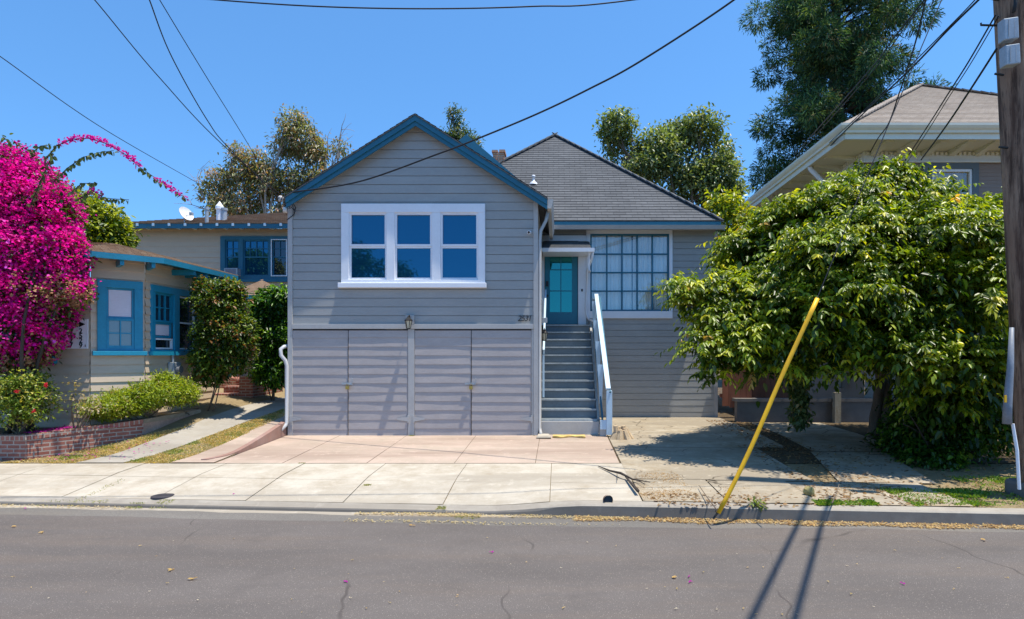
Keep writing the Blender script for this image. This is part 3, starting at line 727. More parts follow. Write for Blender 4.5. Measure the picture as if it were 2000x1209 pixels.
# little cross gable behind the wing
GA = (-2.22, 7.17); gs = .86; mb = MB(); gy = 14.25
xr_ = GA[0] + 2.1; xl_ = GA[0] - 1.6
for sgn, xe, a in ((1, xr_, 90), (-1, xl_, -90)):
    ze = GA[1] - abs(xe - GA[0]) * gs; pg = math.atan(gs); ll = abs(xe - GA[0]) / math.cos(pg)
    Rg = roof_frame(xe, gy if sgn > 0 else gy + 3.6, ze, a, pg); laps(mb, Rg, 0, ll, .14, lambda v: (0, 3.6), [], .016, .004)
mb.build('roof', SH_GREY, gh)
mb = MB(); rake(mb, xl_, GA[1] - 1.6 * gs, GA[0], GA[1], gy - .04, gy, -.02, .3); rake(mb, GA[0], GA[1], xr_, GA[1] - 2.1 * gs, gy - .04, gy, -.02, .3); mb.build('fascia', BLUE, gh)
mb = MB(); mb.poly([(xl_ + .1, gy + .1, GA[1] - 1.5 * gs - .28), (xr_ - .1, gy + .1, GA[1] - 2.0 * gs - .28), (GA[0], gy + .1, GA[1] - .25)]); mb.build('gable_wall', WHITE, gh)
mb = MB(); cc_ = PX(975, 17.0); zt = PZ(298, 17.0); mb.box(cc_ - .16, cc_ + .16, 16.8, 17.2, 6.6, zt - .06); mb.box(cc_ - .19, cc_ - .02, 16.77, 17.23, zt - .06, zt); mb.box(cc_ + .02, cc_ + .19, 16.77, 17.23, zt - .06, zt + .01); mb.build('chimney', brickmat('orange_brick', (.5, .2, .1), (.58, .28, .16), (.5, .4, .3)), gh)
# the house number
def text(s, size, F, u, z, n, mat, parent, name, ext=.006, vertical=False, shear=0, xs=1):
    cu = bpy.data.curves.new('t', 'FONT'); cu.body = s; cu.size = size; cu.extrude = ext; cu.shear = shear; cu.align_x = 'CENTER'; cu.align_y = 'CENTER'
    to = bpy.data.objects.new('t', cu); col.objects.link(to); dg = bpy.context.evaluated_depsgraph_get()
    me = bpy.data.meshes.new_from_object(to.evaluated_get(dg)); bpy.data.objects.remove(to)
    off = Vector(parent_loc(parent))
    for v in me.vertices:
        x, y, zz = v.co; v.co = Vector(F(u + x * xs, z + y, n + zz)) - off
    me.materials.clear(); me.materials.append(mat); me.name = name
    o = bpy.data.objects.new(name, me); col.objects.link(o); o.parent = parent; return o
for i, ch in enumerate('2531'): text(ch, .155, FF, -.755 + i * .066, 2.575, .034, BLACK, gh, 'house_number', shear=.25)
# ------------------------------------------------------------------ stairs
st = thing('staircase', (.25, 12.9, .3), 'steep dark grey wooden staircase climbing to the teal front door', 'stairs')
zt0, yt0, rise, run = .59, 11.7, .183, .25
SX0, SX1 = -.37, .78
for k in range(12):
    z = zt0 + rise * k; y = yt0 + run * k
    mb = MB(); xr_e = SX1 + (.06 if k == 0 else 0)
    mb.box(SX0, xr_e, y - .03, y + run + .0, z - .032, z)
    if k == 11: mb.box(SX0, xr_e, y + run, MY - .06, z - .032, z)
    mb.build('tread', STEPPAINT, st, bevel=.006)
    mb = MB(); mb.box(SX0 + .01, SX1 - .01, y + .005, y + .025, (z - rise + .0 if k else .28), z - .034); mb.build('riser', STEPPAINT, st)
NOSE = paint('sunlit_step_edge', (.42, .45, .45), .5, .3, 9, (1, 1, 1), 30, .1, (.2, .22, .23), .9, stain_scale=4)  # paler colour paints the lit line along each tread edge
for k in range(12):
    z = zt0 + rise * k; y = yt0 + run * k
    mb = MB(); mb.box(SX0 + .004, SX1 - .004, y - .034, y - .0305, z - .03, z - .001); mb.box(SX0 + .004, SX1 - .004, y - .034, y - .004, z + .001, z + .003); mb.build('nosing', NOSE, st)
def stairside(mb, x0, x1, lo):
    s_ = rise / run
    a = (yt0 - .0, zt0); b = (yt0 + 12 * run, zt0 + 12 * rise)
    mb.hexa([(x0, a[0], .28), (x1, a[0], .28), (x1, b[0], .28), (x0, b[0], .28), (x0, a[0], a[1] - .02), (x1, a[0], a[1] - .02), (x1, b[0], b[1] - .05), (x0, b[0], b[1] - .05)])
mb = MB(); stairside(mb, SX1, SX1 + .05, 0); mb.build('stringer', SIDING, st)
mb = MB(); mb.box(SX0 - .0, SX1 + .02, 11.58, 11.66, .28, .555); mb.build('base_board', SIDETRIM, st)
# right balustrade
s_ = rise / run; rx = .93
def railz(y, up): return zt0 + (y - yt0) * s_ + up
mb = MB(); ya, yb = 11.32, 14.2
mb.beam((rx + .035, ya, railz(ya, .90)), (rx - .01, yb, railz(yb, .90)), .095, .04); mb.build('handrail', PALEBLUE, st, bevel=.006)
mb = MB(); mb.beam((rx + .07, ya, railz(ya, .80)), (rx + .07, yb, railz(yb, .80)), .03, .14); mb.build('rail_board', BLUE, st); mb = MB(); mb.beam((rx - .06, ya + .2, railz(ya + .2, .14)), (rx - .08, yb, railz(yb, .14)), .03, .12); mb.build('rail_board', BLUE, st)
for k in range(4):
    y = 12.0 + k * .67
    mb = MB(); z0, z1 = railz(y, .06), railz(y, .86)
    mb.hexa([(rx - .085, y, z0), (rx - .035, y, z0), (rx - .035, y + .04, z0), (rx - .085, y + .04, z0), (rx - .125, y, z1), (rx - .005, y, z1), (rx - .005, y + .04, z1), (rx - .125, y + .04, z1)])
    mb.build('baluster', PALEBLUE, st)
mb = MB(); mb.box(rx - .0, rx + .11, 11.3, 11.41, .33, railz(11.32, .87)); mb.box(rx - .12, rx + .0, 11.33, 11.38, railz(11.32, .0) + .12, railz(11.32, .0) + .3); mb.build('newel_post', PALEBLUE, st, bevel=.006)
mb = MB(); mb.box(rx - .12, rx - .001, 11.385, 11.6, .3, railz(11.4, .14)); mb.build('stair_cheek', SIDETRIM, st)
mb = MB(); mb.beam((-.30, 12.3, railz(12.3, .9)), (-.30, 14.3, railz(14.3, .9)), .04, .12)
mb.box(-.325, -.285, 12.3, 12.36, railz(12.3, -.05), railz(12.3, .84)); mb.build('handrail', PALEBLUE, st)
# lanterns, camera, box
def lantern(x, y, z, s, label, plate=True):
    t = thing('wall_lantern', (x, y, z), label, 'wall light', 'wall lanterns on the grey house')
    if plate:
        mb = MB(); mb.box(x - .07, x + .1, y, y + .03, z + .02, z + .2); mb.build('mounting_plate', SIDETRIM, t)
    mb = MB(); mb.tube([(x + .02, y, z + .14), (x + .02, y - .05 * s, z + .2), (x + .02, y - .12 * s, z + .17)], .01, 6)
    mb.lathe((x + .02, y - .12 * s, z), [(.02, .17), (.03, .15), (.075, .10), (.08, .085), (.0, .085)], 6)
    mb.lathe((x + .02, y - .12 * s, z), [(.0, -.07), (.035, -.07), (.04, -.06)], 6)
    for k in range(6):
        a = 2 * math.pi * k / 6; mb.tube([(x + .02 + .038 * math.cos(a), y - .12 * s + .038 * math.sin(a), z - .065), (x + .02 + .066 * math.cos(a), y - .12 * s + .066 * math.sin(a), z + .086)], .005, 4)
    mb.build('lantern_frame', DARKMET, t)
    mb = MB(); mb.lathe((x + .02, y - .12 * s, z), [(.033, -.06), (.061, .083)], 6); mb.build('lantern_glass', paint('amber_lantern_glass', (.55, .5, .36), .15, .1, 6), t)
lantern(-2.9, HY - .045, 2.44, 1, 'small dark lantern above the post between the garage doors')
lantern(-.30, HY + .55, 2.22, .2, 'dark lantern hanging beside the top of the left stair rail', False)
t = thing('junction_box', (-.3, HY + .5, 2.5), 'grey electrical box above the lantern by the staircase', 'junction box')
mb = MB(); mb.box(-.33, -.22, HY + .4, HY + .5, 2.52, 2.62); mb.build('box_body', METAL, t, bevel=.006)
mb = MB(); mb.tube([(-.30, HY + .45, 2.62), (-.31, HY + .45, 2.95), (-.36, HY + .44, 3.02), (-.39, HY + .44, 3.0)], .012, 6); mb.build('conduit', METAL, t)
t = thing('security_camera', (-.55, HY, 4.25), 'tiny white round security camera near the top right of the gabled front', 'camera')
mb = MB(); mb.tube([(-.55, HY - .02, 4.26), (-.55, HY - .05, 4.25)], .03, 12); mb.tube([(-.55, HY - .05, 4.25), (-.565, HY - .13, 4.235)], [.034, .036], 14); mb.build('camera_body', WHITE, t)
mb = MB(); mb.tube([(-.565, HY - .131, 4.235), (-.567, HY - .137, 4.234)], .024, 12); mb.build('lens', BLACK, t)
# service entry at the left eave
t = thing('service_mast', (XL, HY, 4.95), 'cluster of pale insulators and splices at the left eave tip of the grey house', 'wire bracket')
mb = MB(); mb.lathe((XL - .12, HY - .12, 4.88), [(0, -.05), (.05, -.04), (.04, 0), (.055, .03), (.03, .06), (0, .07)], 10); mb.build('insulator', paint('porcelain', (.6, .55, .5), .3), t, smooth=True); mb = MB(); mb.lathe((XL - .02, HY - .16, 4.66), [(0, -.05), (.04, -.05), (.04, .05), (0, .05)], 10); mb.build('insulator', paint('porcelain', (.6, .55, .5), .3), t, smooth=True)
mb = MB()
for q in range(5): mb.tube([(XL - .1 + .03 * q, HY - .15, 4.93), (XL - .2 + .1 * q, HY - .2, 4.82 - .05 * q), (XL - .14 + .05 * q, HY - .1, 4.62 + .03 * q)], .008, 5)
mb.tube([(XL + .1, HY - .2, 4.86), (XL + .16, HY - .1, 4.72), (XL + .1, HY - .04, 4.6), (XL - .04, HY - .03, 4.5)], .009, 5); mb.build('splice_wires', CABLE, t)

# ------------------------------------------------------------------ tan bungalow
bg_ = thing('tan_bungalow', (-9, 11.5, .3), 'tan clapboard bungalow with teal window frames and a low shingle roof', 'house')
BX, BY, CH = -7.7, 10.4, .56
zt_ = 3.62; pit = .155
Ff = frame(-16, BY, 0); Fc = frame(BX - CH, BY, 45); Fs = frame(BX, BY + CH, 90)
cw = CH * math.sqrt(2)
fl = 16 + BX - CH
wf = (fl - 1.75, fl - .62, 1.72, 3.0)      # window half hidden by the bougainvillea
mb = MB(); laps(mb, Ff, .3, zt_, pit, lambda z: (0, fl), [wf], .024, .003, .8, .003, 5); mb.build('front_wall', TAN, bg_)
wc = (.09, cw - .03, 1.88, 3.22)
mb = MB(); laps(mb, Fc, .3, zt_, pit, lambda z: (0, cw), [wc], .024, .003, .8, .003, 6); mb.build('corner_wall', TAN, bg_)
ws = (.14, 1.62, 1.88, 3.2)
mb = MB(); laps(mb, Fs, .3, zt_, pit, lambda z: (0, 2.15), [ws], .024, .003, .8, .003, 7); mb.build('side_wall', TAN, bg_)
mb = MB(); mb.box(-16, BX - .1, BY + 2.9, BY + 3.0, .3, zt_)
Fs2 = frame(-9.0, BY + CH + 2.15, 90); laps(mb, Fs2, .3, zt_, pit, lambda z: (0, 5.5), [], .024, .003); mb.build('side_wall', TAN, bg_)
mb = MB(); mb.poly([(-9.0, BY + CH + 2.15, .3), (BX, BY + CH + 2.15, .3), (BX, BY + CH + 2.15, zt_), (-9.0, BY + CH + 2.15, zt_)][::-1]); mb.build('back_wall', TAN, bg_)
# windows
mb = MB(); oc = (wc[0] + .13, wc[1] - .13, 1.97, 3.08); casing(mb, Fc, (wc[0], wc[1], 1.94, wc[3]), [oc], 0, .05); wcn = mb.build('window', TEAL, bg_, bevel=.004)
mb = MB(); mb.fbox(Fc, wc[0] - .07, wc[1] + .06, 1.86, 1.938, 0, .11); mb.build('sill', TEAL, wcn, bevel=.006)
mid = 2.53
mb = MB(); sash(mb, Fc, (oc[0], oc[1], mid, oc[3]), .035, -.03, .0); sash(mb, Fc, (oc[0] + .0, oc[1] - .0, oc[2], mid - .001), .04, -.04, .03, 2, 2, .02, .07); mb.build('sash', TEAL, wcn)
mb = MB(); nn = 17
for i in range(nn):
    z = mid + .04 + (oc[3] - mid - .07) * i / nn; mb.fbox(Fc, oc[0] + .04, oc[1] - .04, z, z + .025, -.022 + .004 * (i % 2), -.012)
mb.build('blind', BLIND, wcn); mb = MB(); mb.fbox(Fc, oc[0] + .036, oc[1] - .036, mid + .034, oc[3] - .034, -.028, -.024); mb.build('blind', BLIND, wcn)
pane(Fc, (oc[0] + .04, oc[1] - .04, oc[2] + .07, mid - .035), .0, glass('grey_reflecting_glass', (1, 1, 1), 2.0, (.09, .09, .1)), wcn)
# side pair
o1 = (.24, .80, 1.97, 3.07); o2 = (.95, 1.5, 1.97, 3.07)
mb = MB(); casing(mb, Fs, (ws[0], ws[1], 1.94, ws[3]), [o1, o2], 0, .05); wsn = mb.build('window', TEAL, bg_, bevel=.004)
mb = MB(); mb.fbox(Fs, ws[0] - .06, ws[1] + .06, 1.86, 1.938, 0, .11); mb.build('sill', TEAL, wsn)
mb = MB(); sash(mb, Fs, (o1[0], o1[1], 2.5, 3.07), .04, -.04, .0, 3, 2, .018); sash(mb, Fs, (o1[0], o1[1], 2.2, 2.499), .04, -.06, -.02); mb.build('sash', TEAL, wsn)
mb = MB(); sash(mb, Fs, (o1[0] + .01, o1[1] - .01, 1.98, 2.19), .03, -.03, .01); sash(mb, Fs, (o2[0], o2[1], 1.98, 3.06), .03, -.03, .01, 1, 2, .03); mb.build('storm_frame', WHITE, wsn)
for r in ((o1[0], o1[1], 1.97, 3.07), (o2[0], o2[1], 1.97, 3.07)): pane(Fs, r, -.045, GLASSD, wsn)
mb = MB(); mb.fbox(Fs, o1[0] + .05, o1[1] - .05, 2.25, 2.5, -.044, -.04); mb.build('blind', BLIND, wsn)
mb = MB(); of = (wf[0] + .12, wf[1] - .12, 1.97, 2.88); casing(mb, Ff, (wf[0], wf[1], 1.8, wf[3]), [of], 0, .05); mb.fbox(Ff, wf[0] - .05, wf[1] + .05, 1.72, 1.798, 0, .1); wfn = mb.build('window', TEAL, bg_); pane(Ff, of, .0, GLASSD, wfn)
# roof with chamfered eave
ez = 3.64; e = .5
def eave(o): return [(-17, BY - o), (BX - CH + o * .414, BY - o), (BX + o, BY + CH - o * .414), (BX + o, 12.75 + .5)]
slp = .27
E0 = eave(e); Ei = eave(-.9)
mb = MB()
for a, b, c, d_ in zip(E0, E0[1:], Ei, Ei[1:]):
    A, B = Vector((*a, ez)), Vector((*b, ez)); C_, D_ = Vector((*c, ez + 1.4 * slp)), Vector((*d_, ez + 1.4 * slp))
    nr = 10
    for k in range(nr):
        t0, t1 = k / nr, (k + 1) / nr
        p0, p1 = A.lerp(C_, t0), B.lerp(D_, t0); q0, q1 = A.lerp(C_, t1), B.lerp(D_, t1); up = Vector((0, 0, .018))
        L0 = (B - A).length
        mb.poly([p0 + up, p1 + up, q1, q0], [(0, k * .14), (L0, k * .14), (L0, k * .14 + .14), (0, k * .14 + .14)]); mb.poly([p0, p1, p1 + up, p0 + up])
mb.poly([(*Ei[0], ez + 1.4 * slp), (*Ei[1], ez + 1.4 * slp), (*Ei[2], ez + 1.4 * slp), (*Ei[3], ez + 1.4 * slp), (-17, 13.2, ez + 1.4 * slp)])
mb.build('roof', SH_BROWN, bg_)
mb = MB(); Ej = eave(e - .03)
for a, b, c, d_ in zip(E0, E0[1:], Ej, Ej[1:]):
    mb.hexa([(*a, ez - .1), (*b, ez - .1), (*d_, ez - .1), (*c, ez - .1), (*a, ez + .0), (*b, ez + .0), (*d_, ez), (*c, ez)])
Ew = eave(.02); mb2 = MB()
for a, b, c, d_ in zip(Ej, Ej[1:], Ew, Ew[1:]): mb2.poly([(*a, ez - .035), (*b, ez - .035), (*d_, ez - .03), (*c, ez - .03)])
fas = mb.build('fascia', TEALF, bg_); mb2.build('soffit', BLUE, bg_)
def tail(x, y, dx, dy, z0, parent, mat=TEAL, ln=.5, hh=.11, wd_=.06):
    m = MB(); m.beam((x, y, z0), (x + dx * ln, y + dy * ln, z0), wd_, hh); return m.build('rafter_tail', mat, parent, bevel=.003)
for x in (-11.6, -10.9, -10.2, -9.5, -8.85): tail(x, BY - e + .04, 0, 1, ez - .13, bg_)
q = .7071
for t in (.12, .62, 1.1):
    a = Vector((*E0[1], 0)).lerp(Vector((*E0[2], 0)), t / 1.25); tail(a.x - q * .06, a.y + q * .06, -q, q, ez - .13, bg_)
for y in (11.75, 12.15, 12.55, 12.95): tail(BX + e - .04, y, -1, 0, ez - .13, bg_)
# address sign
t = thing('address_sign', (-8.5, BY, 2.1), 'white sign with a black arrow and vertical house numbers beside the bougainvillea', 'sign')
ux = fl - .165
mb = MB(); mb.fbox(Ff, ux - .25, ux + .15, 1.98, 2.50, .026, .04); mb.build('sign_board', WHITE, t)
for i, ch in enumerate('2529'): text(ch, .125, Ff, ux + .03, 2.29 - i * .085, .044, BLACK, t, 'digit')
for i, ch in enumerate('2527'): text(ch, .125, Ff, ux - .14, 2.29 - i * .085, .044, BLACK, t, 'digit')
text('1', .06, Ff, ux + .11, 2.03, .044, BLACK, t, 'digit')
mb = MB(); zz = 2.41; mb.poly([Ff(ux - .2, zz - .018, .046), Ff(ux + .0, zz - .018, .046), Ff(ux + .0, zz - .05, .046), Ff(ux + .11, zz, .046), Ff(ux + .0, zz + .05, .046), Ff(ux + .0, zz + .018, .046), Ff(ux - .2, zz + .018, .046)]); mb.build('arrow', BLACK, t)
# electric meter on the side wall
t = thing('electric_meter', (BX + .05, 11.9, 1.6), 'grey metal electric meter box below the bungalow side window', 'meter')
mb = MB(); Fmm = Fs; mb.fbox(Fmm, .62, .86, 1.38, 1.72, .02, .14); mb.tube([Fmm(.7, 1.72, .07), Fmm(.7, 1.86, .07)], .025, 8); mb.build('meter_case', METAL, t, bevel=.012)
mb = MB(); mb.tube([Fmm(.74, 1.58, .14), Fmm(.74, 1.58, .21)], [.085, .075], 16); mb.build('dial_glass', glass('meter_glass', (1, 1, 1), 1.6, (.2, .2, .2)), t)

# ------------------------------------------------------------------ rear two storey block
RY = 20.0
rb = thing('rear_tan_building', (-10, 22, .9), 'two storey tan clapboard block with blue windows behind the bungalow', 'house')
Fr = frame(PX(240, RY), RY, 0); wdr = 5.9
def ru(px): return PX(px, RY) - PX(240, RY)
def rz(py): return PZ(py, RY)
RW = (ru(432), ru(566), rz(546), rz(462))
mb = MB(); laps(mb, Fr, .9, rz(447), .185, lambda z: (0, wdr + 3), [RW], .02, .003, .9, .003, 9); mb.build('front_wall', TAN, rb)
mb = MB(); laps(mb, frame(PX(240, RY), RY, -90), .9, rz(447), .185, lambda z: (-8, 0), [], .02, .003); mb.build('side_wall', TAN, rb)
mb = MB(); o3 = [(ru(441), ru(468), rz(541), rz(469)), (ru(476), ru(526), rz(538), rz(470)), (ru(533), ru(561), rz(541), rz(469))]
o3 = [(a, b, rz(539), rz(469)) for a, b, _, _ in o3]
casing(mb, Fr, RW, o3, 0, .06); mb.fbox(Fr, RW[0] - .05, RW[1] + .05, RW[2] - .09, RW[2] - .001, 0, .12); rw = mb.build('window', BLUE, rb)
mb = MB()
for i, (a, b, c, d_) in enumerate(o3):
    sash(mb, Fr, (a, b, c, d_), .04, -.03, .02, 1, 1); m_ = (c + d_) / 2 + .03; mb.fbox(Fr, a + .04, b - .04, m_ - .02, m_ + .02, -.03, .015)
    for k in range(1, 4 if i == 1 else 2):
        x = a + (b - a) * k / (4 if i == 1 else 2); mb.fbox(Fr, x - .01, x + .01, m_ + .02, d_ - .04, -.02, .012)
    mb.fbox(Fr, a + .04, b - .04, (m_ + d_) / 2 - .01, (m_ + d_) / 2 + .01, -.02, .01)
    pane(Fr, (a + .03, b - .03, c + .03, d_ - .03), -.02, GLASSB if i < 2 else GLASSD, rw)
mb.build('sash', BLUE, rw)
mb = MB(); sash(mb, Fr, (o3[2][0] - .03, o3[2][1] + .03, o3[2][2] - .02, o3[2][3] + .02), .03, .061, .085); mb.build('storm_frame', WHITE, rw)
ze_ = rz(447)
mb = MB(); mb.box(PX(213, 19.5), -5.0, 19.42, 19.47, PZ(446, 19.45), PZ(437, 19.45)); mb.box(PX(213, 19.5), PX(213, 19.5) + .05, 19.471, 27, PZ(446, 19.45), PZ(437, 19.45)); mb.build('fascia', BLUE, rb)
mb = MB(); mb.box(PX(213, 19.5), -5, 19.472, 20, ze_ + .06, ze_ + .08); mb.box(PX(213, 19.5) + .051, PX(240, 20), 20.0, 27, ze_ + .06, ze_ + .08); mb.build('soffit', BLUE, rb)
for i in range(11): m = MB(); x = PX(241 + 31.0 * i, 19.5); m.box(x - .03, x + .04, 19.38, 20.0, ze_ - .03, ze_ + .058); m.build('rafter_tail', PALEBLUE, rb)
mb = MB(); pr = math.atan(.33); rx0 = PX(213, 19.45); Wr_ = 14.0
RR = roof_frame(rx0, 19.4, PZ(437, 19.4) + .01, 0, pr); laps(mb, RR, 0, 4.0 / math.cos(pr), .16, lambda v: (v * math.cos(pr) * 1.0, Wr_), [], .02, .004)
RR2 = roof_frame(rx0, 27.4, PZ(437, 19.4) + .01, -90, pr); laps(mb, RR2, 0, 4.0 / math.cos(pr), .16, lambda v: (v * math.cos(pr), 8 - v * math.cos(pr)), [], .02, .004); mb.build('roof', SH_BROWN, rb)
for px, py, hh, rr_, nm in ((363, 0, 0, 0, ''), (404, 437, .62, .07, 'roof_vent'), (429, 431, .75, .1, 'roof_vent'), (438, 431, .5, .11, 'roof_vent')):
    if not nm: continue
    y = 19.6 + (437 - py) * .15; x = PX(px, y); z = PZ(py + 1, y); m = MB(); cap = [(rr_, 0), (rr_, hh * .6), (rr_ * 1.35, hh * .62), (rr_ * 1.3, hh * .75), (0, hh)] if px == 429 else [(rr_ * 1.3, 0), (rr_ * .8, .08), (rr_ * .8, hh * .85), (rr_, hh * .86), (rr_, hh), (0, hh)]
    m.lathe((x, y, z - .05), cap, 12); m.build('roof_vent', METAL if px != 429 else WHITE, rb, smooth=False)
t = thing('satellite_dish', (PX(363, 19.7), 19.7, PZ(436, 19.7)), 'tilted white satellite dish with a rusty patch on the low brown roof', 'satellite dish')
c0 = Vector(PT(362, 419, 19.7)); ax = Vector((.75, -.35, .45)).normalized(); a1 = ax.cross(Vector((0, 0, 1))).normalized(); a2 = ax.cross(a1)
mb = MB()
for k in range(5):
    for j in range(20):
        q_ = []
        for (kk, jj) in ((k, j), (k, j + 1), (k + 1, j + 1), (k + 1, j)):
            r_ = .27 * kk / 5; an = 2 * math.pi * jj / 20; q_.append(c0 + a1 * r_ * .85 * math.cos(an) + a2 * r_ * math.sin(an) + ax * (r_ * r_ * .9))
        if k == 0: q_ = [q_[0]] + q_[2:]
        mb.poly(q_)
        mb.poly([p_ - ax * .012 for p_ in q_][::-1])
mb.build('dish', paint('rust_spotted_white', (.75, .74, .72), .4, .05, 3, dirt=(.4, .25, .08), dirtamt=.8, stain_scale=4), t)
mb = MB(); mb.tube([c0 - ax * .01, c0 - ax * .05 - Vector((0, 0, .1)), c0 - Vector((0.02, 0, .36))], .022, 8); mb.tube([c0 - a2 * .2 + Vector((0, 0, -.2)), c0 + ax * .3 + Vector((.02, 0, -.2))], .012, 6); mb.build('dish_mast', METAL, t)
mb = MB(); e_ = c0 + ax * .32 + Vector((.02, 0, -.17)); mb.box(e_.x - .05, e_.x + .05, e_.y - .05, e_.y + .05, e_.z - .04, e_.z + .06); mb.build('receiver_head', METAL, t, bevel=.01)
t = thing('air_conditioner', (PX(453, 19.8), 19.8, PZ(531, 19.8)), 'small window air conditioner under the left sash of the upper blue window', 'air conditioner')
mb = MB(); mb.box(PX(440, 19.8), PX(466, 19.8), 19.72, 20.04, PZ(539, 19.8), PZ(524, 19.8)); mb.build('casing', METAL, t, bevel=.012)
mb = MB(); mb.box(PX(443, 19.8), PX(463, 19.8), 19.712, 19.718, PZ(537, 19.8), PZ(526, 19.8)); mb.build('grille', paint('grey_grille', (.2, .2, .24), .6, .1, 5, (1, 1, 20)), t)
# porch roof and porch below
pr_ = thing('porch', (-7.6, 16.5, .9), 'shaded entry porch with a small brown shingle roof behind the two round shrubs', 'porch')
mb = MB(); pp_ = math.atan(.33); xr0, xr1 = PX(440, 16.2), PX(575, 16.2)
Rp = roof_frame(xr0, 16.2, PZ(577, 16.2), 0, pp_); laps(mb, Rp, 0, 2.6, .15, lambda v: (0, xr1 - xr0 - v * .9), [], .018, .004); mb.build('roof', SH_BROWN, pr_)
mb = MB(); mb.box(xr0, xr1, 16.14, 16.19, PZ(586, 16.2), PZ(577, 16.2)); mb.build('fascia', TEAL, pr_)
mb = MB(); mb.box(xr0 - .3, xr1, 17.6, 17.7, .9, 3.6); mb.build('porch_wall', BLUE, pr_)
mb = MB(); mb.box(PX(494, 17.5), PX(506, 17.5), 17.56, 17.598, PZ(712, 17.5), PZ(650, 17.5)); mb.build('door_panel', CREAM, pr_)
mb = MB(); mb.box(PX(436, 16), PX(450, 16), 15.95, 16.05, PZ(745, 16), PZ(733, 16)); mb.box(xr0, xr0 + .1, 16.25, 16.35, 1.2, 3.3); mb.build('post', TEAL, pr_)
mb = MB(); mb.box(xr0 - .3, xr1, 15.2, 17.6, .95, 1.25); mb.build('porch_floor', BRICK, pr_)
# brick steps
bs_ = thing('brick_steps', (PX(455, 13.6), 14.2, .85), 'three red brick steps up to the porch between the shrubs', 'steps')
for k in range(3):
    y = 13.5 + k * .3; z = .82 + .155 * (k + 1); m = MB(); m.box(PX(412, 13.5) + .12 * k, PX(470, 13.5), y, y + (.3 if k < 2 else .8), .75, z - .05); m.build('step', BRICK, bs_)
    m = MB(); m.box(PX(412, 13.5) + .12 * k - .01, PX(470, 13.5), y - .02, y + (.3 if k < 2 else .8), z - .049, z); m.build('step_cap', BRICKCAP, bs_, bevel=.006)
m = MB(); m.box(PX(471, 13.5), PX(497, 13.5), 13.42, 14.9, .7, 1.38); m.build('cheek_wall', BRICK, bs_)
# brick planter wall
pw = thing('brick_planter_wall', (-8.2, 9.9, .2), 'low red brick planter wall with a brick on edge cap along the dry yard', 'planter wall')
PP = [(-13, 9.3, .2, .60), (PX(50, 9.3), 9.3, .2, .60), (PX(280, 10.6), 10.6, .37, .71), (PX(392, 11.85), 11.85, .6, .77)]
for (a, b) in zip(PP, PP[1:]):
    A, B = Vector((a[0], a[1], 0)), Vector((b[0], b[1], 0)); L0 = (B - A).length; d_ = (B - A).normalized(); ang = math.degrees(math.atan2(d_.y, d_.x)); Fw = frame(A.x, A.y, ang)
    m = MB(); top0, top1 = a[3] - .075, b[3] - .075
    def wq(m, n0, n1, z0a, z0b, z1a, z1b, x0=0, x1=None):
        x1 = L0 if x1 is None else x1
        pts = [Fw(x0, z0a, n1), Fw(x1, z0b, n1), Fw(x1, z0b, n0), Fw(x0, z0a, n0), Fw(x0, z1a, n1), Fw(x1, z1b, n1), Fw(x1, z1b, n0), Fw(x0, z1a, n0)]
        for qn, (i0, i1, i2, i3) in enumerate(((0, 1, 5, 4), (3, 2, 1, 0), (4, 5, 6, 7), (1, 2, 6, 5), (2, 3, 7, 6), (3, 0, 4, 7))):
            if qn == 0: uv = [(x0, z0a), (x1, z0b), (x1, z1b), (x0, z1a)]
            elif qn == 2: uv = [(x0, 1), (x1, 1), (x1, 1.22), (x0, 1.22)]
            else: uv = None
            m.poly([pts[i0], pts[i1], pts[i2], pts[i3]], uv)
    wq(m, -.2, 0, a[2] - .1, b[2] - .1, top0, top1); m.build('brick_wall', BRICK if b is not PP[3] else paint('worn_pink_block', (.4, .27, .21), .85, .3, 4), pw)
    m = MB(); wq(m, -.21, .012, top0 + .001, top1 + .001, a[3], b[3], -.01 if a is not PP[0] else 0, L0 - .005); m.build('cap', BRICKCAP if b is not PP[3] else CONC2, pw)
m = MB()
m.poly([(-13, 9.35, .5), (PP[1][0], 9.4, .5), (PP[2][0] - .1, 10.65, .65), (PP[3][0] - .1, 11.9, .76), (-7.72, 12.9, .84), (-7.72, 11.05, .65), (-8.3, 10.38, .6), (-13, 10.38, .55)])
m.build('planter_soil', DARKDIRT, pw)

# ------------------------------------------------------------------ big house to the right
bh = thing('cream_eaved_house', (11, 17.5, .3), 'large taupe house with cream bracketed eaves and tan shingle hip roof', 'house')
GX, GY, GZ = 6.42, 13.2, 7.0
mb = MB(); ph = math.atan(.66); hw2 = 4.35; WW = 2 * hw2
for (ox, oy, a) in ((GX, GY, 0), (GX + WW, GY, 90), (GX + WW, GY + WW, 180), (GX, GY + WW, -90)):
    Rh = roof_frame(ox, oy, GZ, a, ph); laps(mb, Rh, 0, hw2 / math.cos(ph), .14, lambda v: (v * math.cos(ph), WW - v * math.cos(ph)), [], .016, .004)
apx2 = Vector((GX + hw2, GY + hw2, GZ + hw2 * .66))
for cnr in ((GX, GY, GZ), (GX + WW, GY, GZ), (GX, GY + WW, GZ)):
    c0 = Vector(cnr); dd = apx2 - c0
    for k in range(28):
        a = c0 + dd * (k / 28); b = c0 + dd * ((k + 1.1) / 28); mb.beam(a + Vector((0, 0, .02)), b + Vector((0, 0, .045)), .22, .03)
mb.build('roof', SH_TAN, bh)
OV = .95; wx, wy = GX + OV, GY + OV
